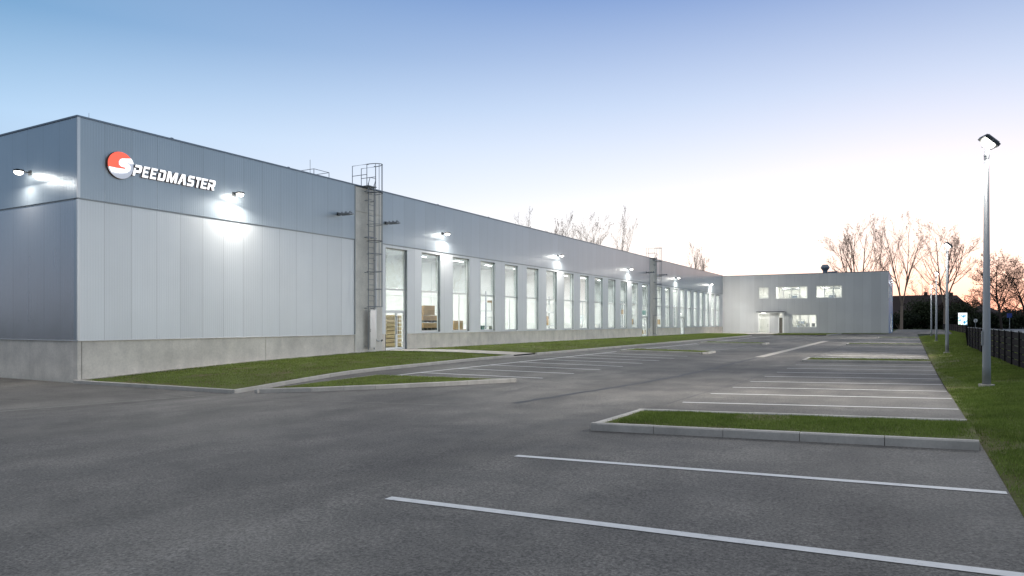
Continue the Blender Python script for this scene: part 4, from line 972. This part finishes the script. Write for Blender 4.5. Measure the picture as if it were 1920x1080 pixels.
put(3, 1878, 480, 150, 14.5, 'dark spreading tree right of the nearest lamp post', rz=.7)
put(3, 1925, 500, 190, 14.5, 'round spreading tree cut by the right edge of the photo', rz=2.7)
put(3, 1835, 545, 210, 14.5, 'faint small tree left of the nearest lamp post', rz=4)
for px, ty, Z, k, w, lb in ((982, 420, 170, 1, .6, 'faint leftmost tree top above the hall roof'), (1052, 416, 165, 0, .6, 'second tree top from the left above the hall roof'), (1108, 407, 160, 2, .65, 'tallest tree top above the hall roof'), (1150, 424, 165, 1, .7, 'tree top above the hall roof just left of the far ladder'), (1308, 468, 200, 0, .6, 'small lone tree top near the right end of the hall roof')):
    put(k, px, ty, Z, 25, lb, group=GH, rz=px * .7, wide=w)
# trees across the road on the right (mirrored in the glass)
for i, (x, y, k, s) in enumerate(((34, 62, 3, 1.0), (44, 84, 3, 1.1), (30, 98, 3, .85), (52, 110, 3, 1.2), (40, 134, 1, .6))):
    o = copy_tree(protos[k]); o.location = (x, y, 0); o.scale = (s, s, s); o.rotation_euler = (0, 0, i * 1.3); tag(o, '%s tree mirrored in the tall hall windows, counted from the camera' % ('first', 'second', 'third', 'fourth', 'fifth')[i], 'tree', 'trees mirrored in the hall windows')
# dark shrubs
def leafmat(name, c0, c1):
    m = mat(name, c0, .8, spec=.2); t = NT(m); n = t.noise(.8, 4, .6); t.l(t.ramp(n, [(.35, c0), (.65, c1)]), t.b.inputs['Base Color']); return m
LM = [leafmat('dark_leaves', (.016, .022, .014), (.035, .048, .024)), leafmat('olive_leaves', (.030, .040, .020), (.060, .075, .035)), leafmat('brown_leaves', (.035, .024, .020), (.06, .04, .03))]
def shrub(px, Z, w, h, mi, lb, seed, group='dark shrubs along the far side of the yard'):
    rr = random.Random(seed); q = pt(px, Y0, Z); r = empty('shrub', (q.x, q.y, 0), 0, lb, 'shrub', group)
    st = MB()
    for k in range(7):
        a = rr.uniform(0, 6.28); st.tube([(0, 0, -.2), (math.cos(a) * w * .15, math.sin(a) * w * .15, h * .4), (math.cos(a) * w * .35, math.sin(a) * w * .35, h * .8)], [.12, .07, .02], 5, cap=False)
    st.build('stem', M['bark'], r)
    m = MB(); lobes = [(rr.uniform(-.32, .32) * w, rr.uniform(-.32, .32) * w, rr.uniform(.3, .72) * h, rr.uniform(.2, .34)) for _ in range(11)] + [(0, 0, h * .45, .42)]
    nleaf = int(min(5200, 900 + w * h * 55))
    for _ in range(nleaf):
        lx, ly, lz, lr = rr.choice(lobes); d = Vector((rr.gauss(0, 1), rr.gauss(0, 1), rr.gauss(0, 1))).normalized() * (rr.random() ** .4)
        p = Vector((lx + d.x * lr * w, ly + d.y * lr * w, max(.05, lz + d.z * lr * h * .9))); s = rr.uniform(.10, .26)
        e1 = Vector((rr.gauss(0, 1), rr.gauss(0, 1), rr.gauss(0, 1))).normalized() * s; e2 = e1.cross(Vector((rr.gauss(0, 1), rr.gauss(0, 1), rr.gauss(0, 1)))).normalized() * s * .8
        m.poly([p - e1, p - e2, p + e1, p + e2])
    m.build('foliage', LM[mi], r); return r
SH = [(1686, 175, 8, 4.2, 0, 'low dark shrub right beside the office corner'), (1704, 185, 8, 5.6, 1, 'olive tinted shrub second right of the office corner'), (1728, 178, 9, 8.2, 1, 'tall olive shrub in front of the dark house'),
      (1752, 190, 9, 6.0, 0, 'dark shrub between the thin lamp posts'), (1775, 185, 10, 5.2, 0, 'dark shrub behind the second lamp post'), (1790, 200, 11, 9.0, 2, 'brown tinted tall shrub behind the advertising case'), (1806, 180, 8, 7.6, 1, 'olive shrub directly behind the advertising case'),
      (1826, 185, 9, 4.8, 0, 'low black green shrub right of the advertising case'), (1850, 195, 12, 5.0, 0, 'dark shrub behind the nearest lamp post'), (1872, 175, 9, 4.6, 0, 'dark shrub at the foot of the spreading tree'), (1898, 230, 14, 7.5, 2, 'far brown shrub near the blue sign'), (1925, 260, 16, 8, 0, 'far dark shrub at the right edge')]
for i, (px, Z, w, h, mi, lb) in enumerate(SH): shrub(px, Z, w, h, mi, lb, 100 + i)
# low hedge line closing the far side
hm = MB(); rr = random.Random(3)
for _ in range(14000):
    x = rr.uniform(-6, 34); y = 206 + rr.gauss(0, 1.2); z = rr.random() ** .8 * (3.2 + .6 * math.sin(x * .8)); s = rr.uniform(.14, .3); p = Vector((x, y, z))
    e1 = Vector((rr.gauss(0, 1), rr.gauss(0, 1), rr.gauss(0, 1))).normalized() * s; e2 = e1.cross(Vector((rr.gauss(0, 1), rr.gauss(0, 1), 1))).normalized() * s
    hm.poly([p - e1, p - e2, p + e1, p + e2])
tag(hm.build('hedge', LM[0]), 'dark hedge closing the far end of the yard under the houses', 'hedge', kind='stuff')

# ------------------------------------------------------------------ dark houses beyond
def house(px, Z, w, d, hw, hr, rz, lb, chim=True, hip=0.0):
    q = pt(px, Y0, Z); r = empty('house', (q.x, q.y, 0), rz, lb, 'house')
    wm = mat('dim_brick', (.07, .05, .045), .9); rm_ = mat('dark_roof_tiles', (.045, .032, .032), .85)
    MB().box(-w / 2, w / 2, -d / 2, d / 2, 0, hw).build('wall', wm, r)
    m = MB(); e_ = .5; a, b = w / 2 + e_, d / 2 + e_; hx = w / 2 + e_ - hip
    m.v = [(-a, -b, hw), (a, -b, hw), (a, b, hw), (-a, b, hw), (-hx, 0, hw + hr), (hx, 0, hw + hr)]; m.f = [(0, 1, 5, 4), (2, 3, 4, 5), (1, 2, 5), (3, 0, 4), (3, 2, 1, 0)]
    m.v = [(x, y, z + .003) for x, y, z in m.v]
    ro = m.build('roof', rm_, r)
    if chim: MB().box(-.4 + w * .15, .4 + w * .15, -.3, .5, hw + hr - 1.0, hw + hr + .9).build('chimney', wm, ro)
    for sx_ in (-.28, .05, .3):
        f = MB().box(w * sx_ - .5, w * sx_ + .5, -d / 2 - .04, -d / 2 - .005, 1.2, 2.4).build('window', M['frame'], r); MB().box(w * sx_ - .42, w * sx_ + .42, -d / 2 - .05, -d / 2 - .042, 1.28, 2.32).build('pane', M['dark'], f)
    return r
house(1722, 215, 13.5, 9, 4.0, 5.9, R(-18), 'dark long roofed house behind the shrubs right of the office')
house(1772, 225, 12, 16, 3.6, 6.6, R(-28), 'dark gabled house behind the thin lamp posts', hip=3)
house(1842, 205, 9, 9, 3.0, 3.6, R(-40), 'small dark hipped roof house left of the nearest lamp post', False, 4)
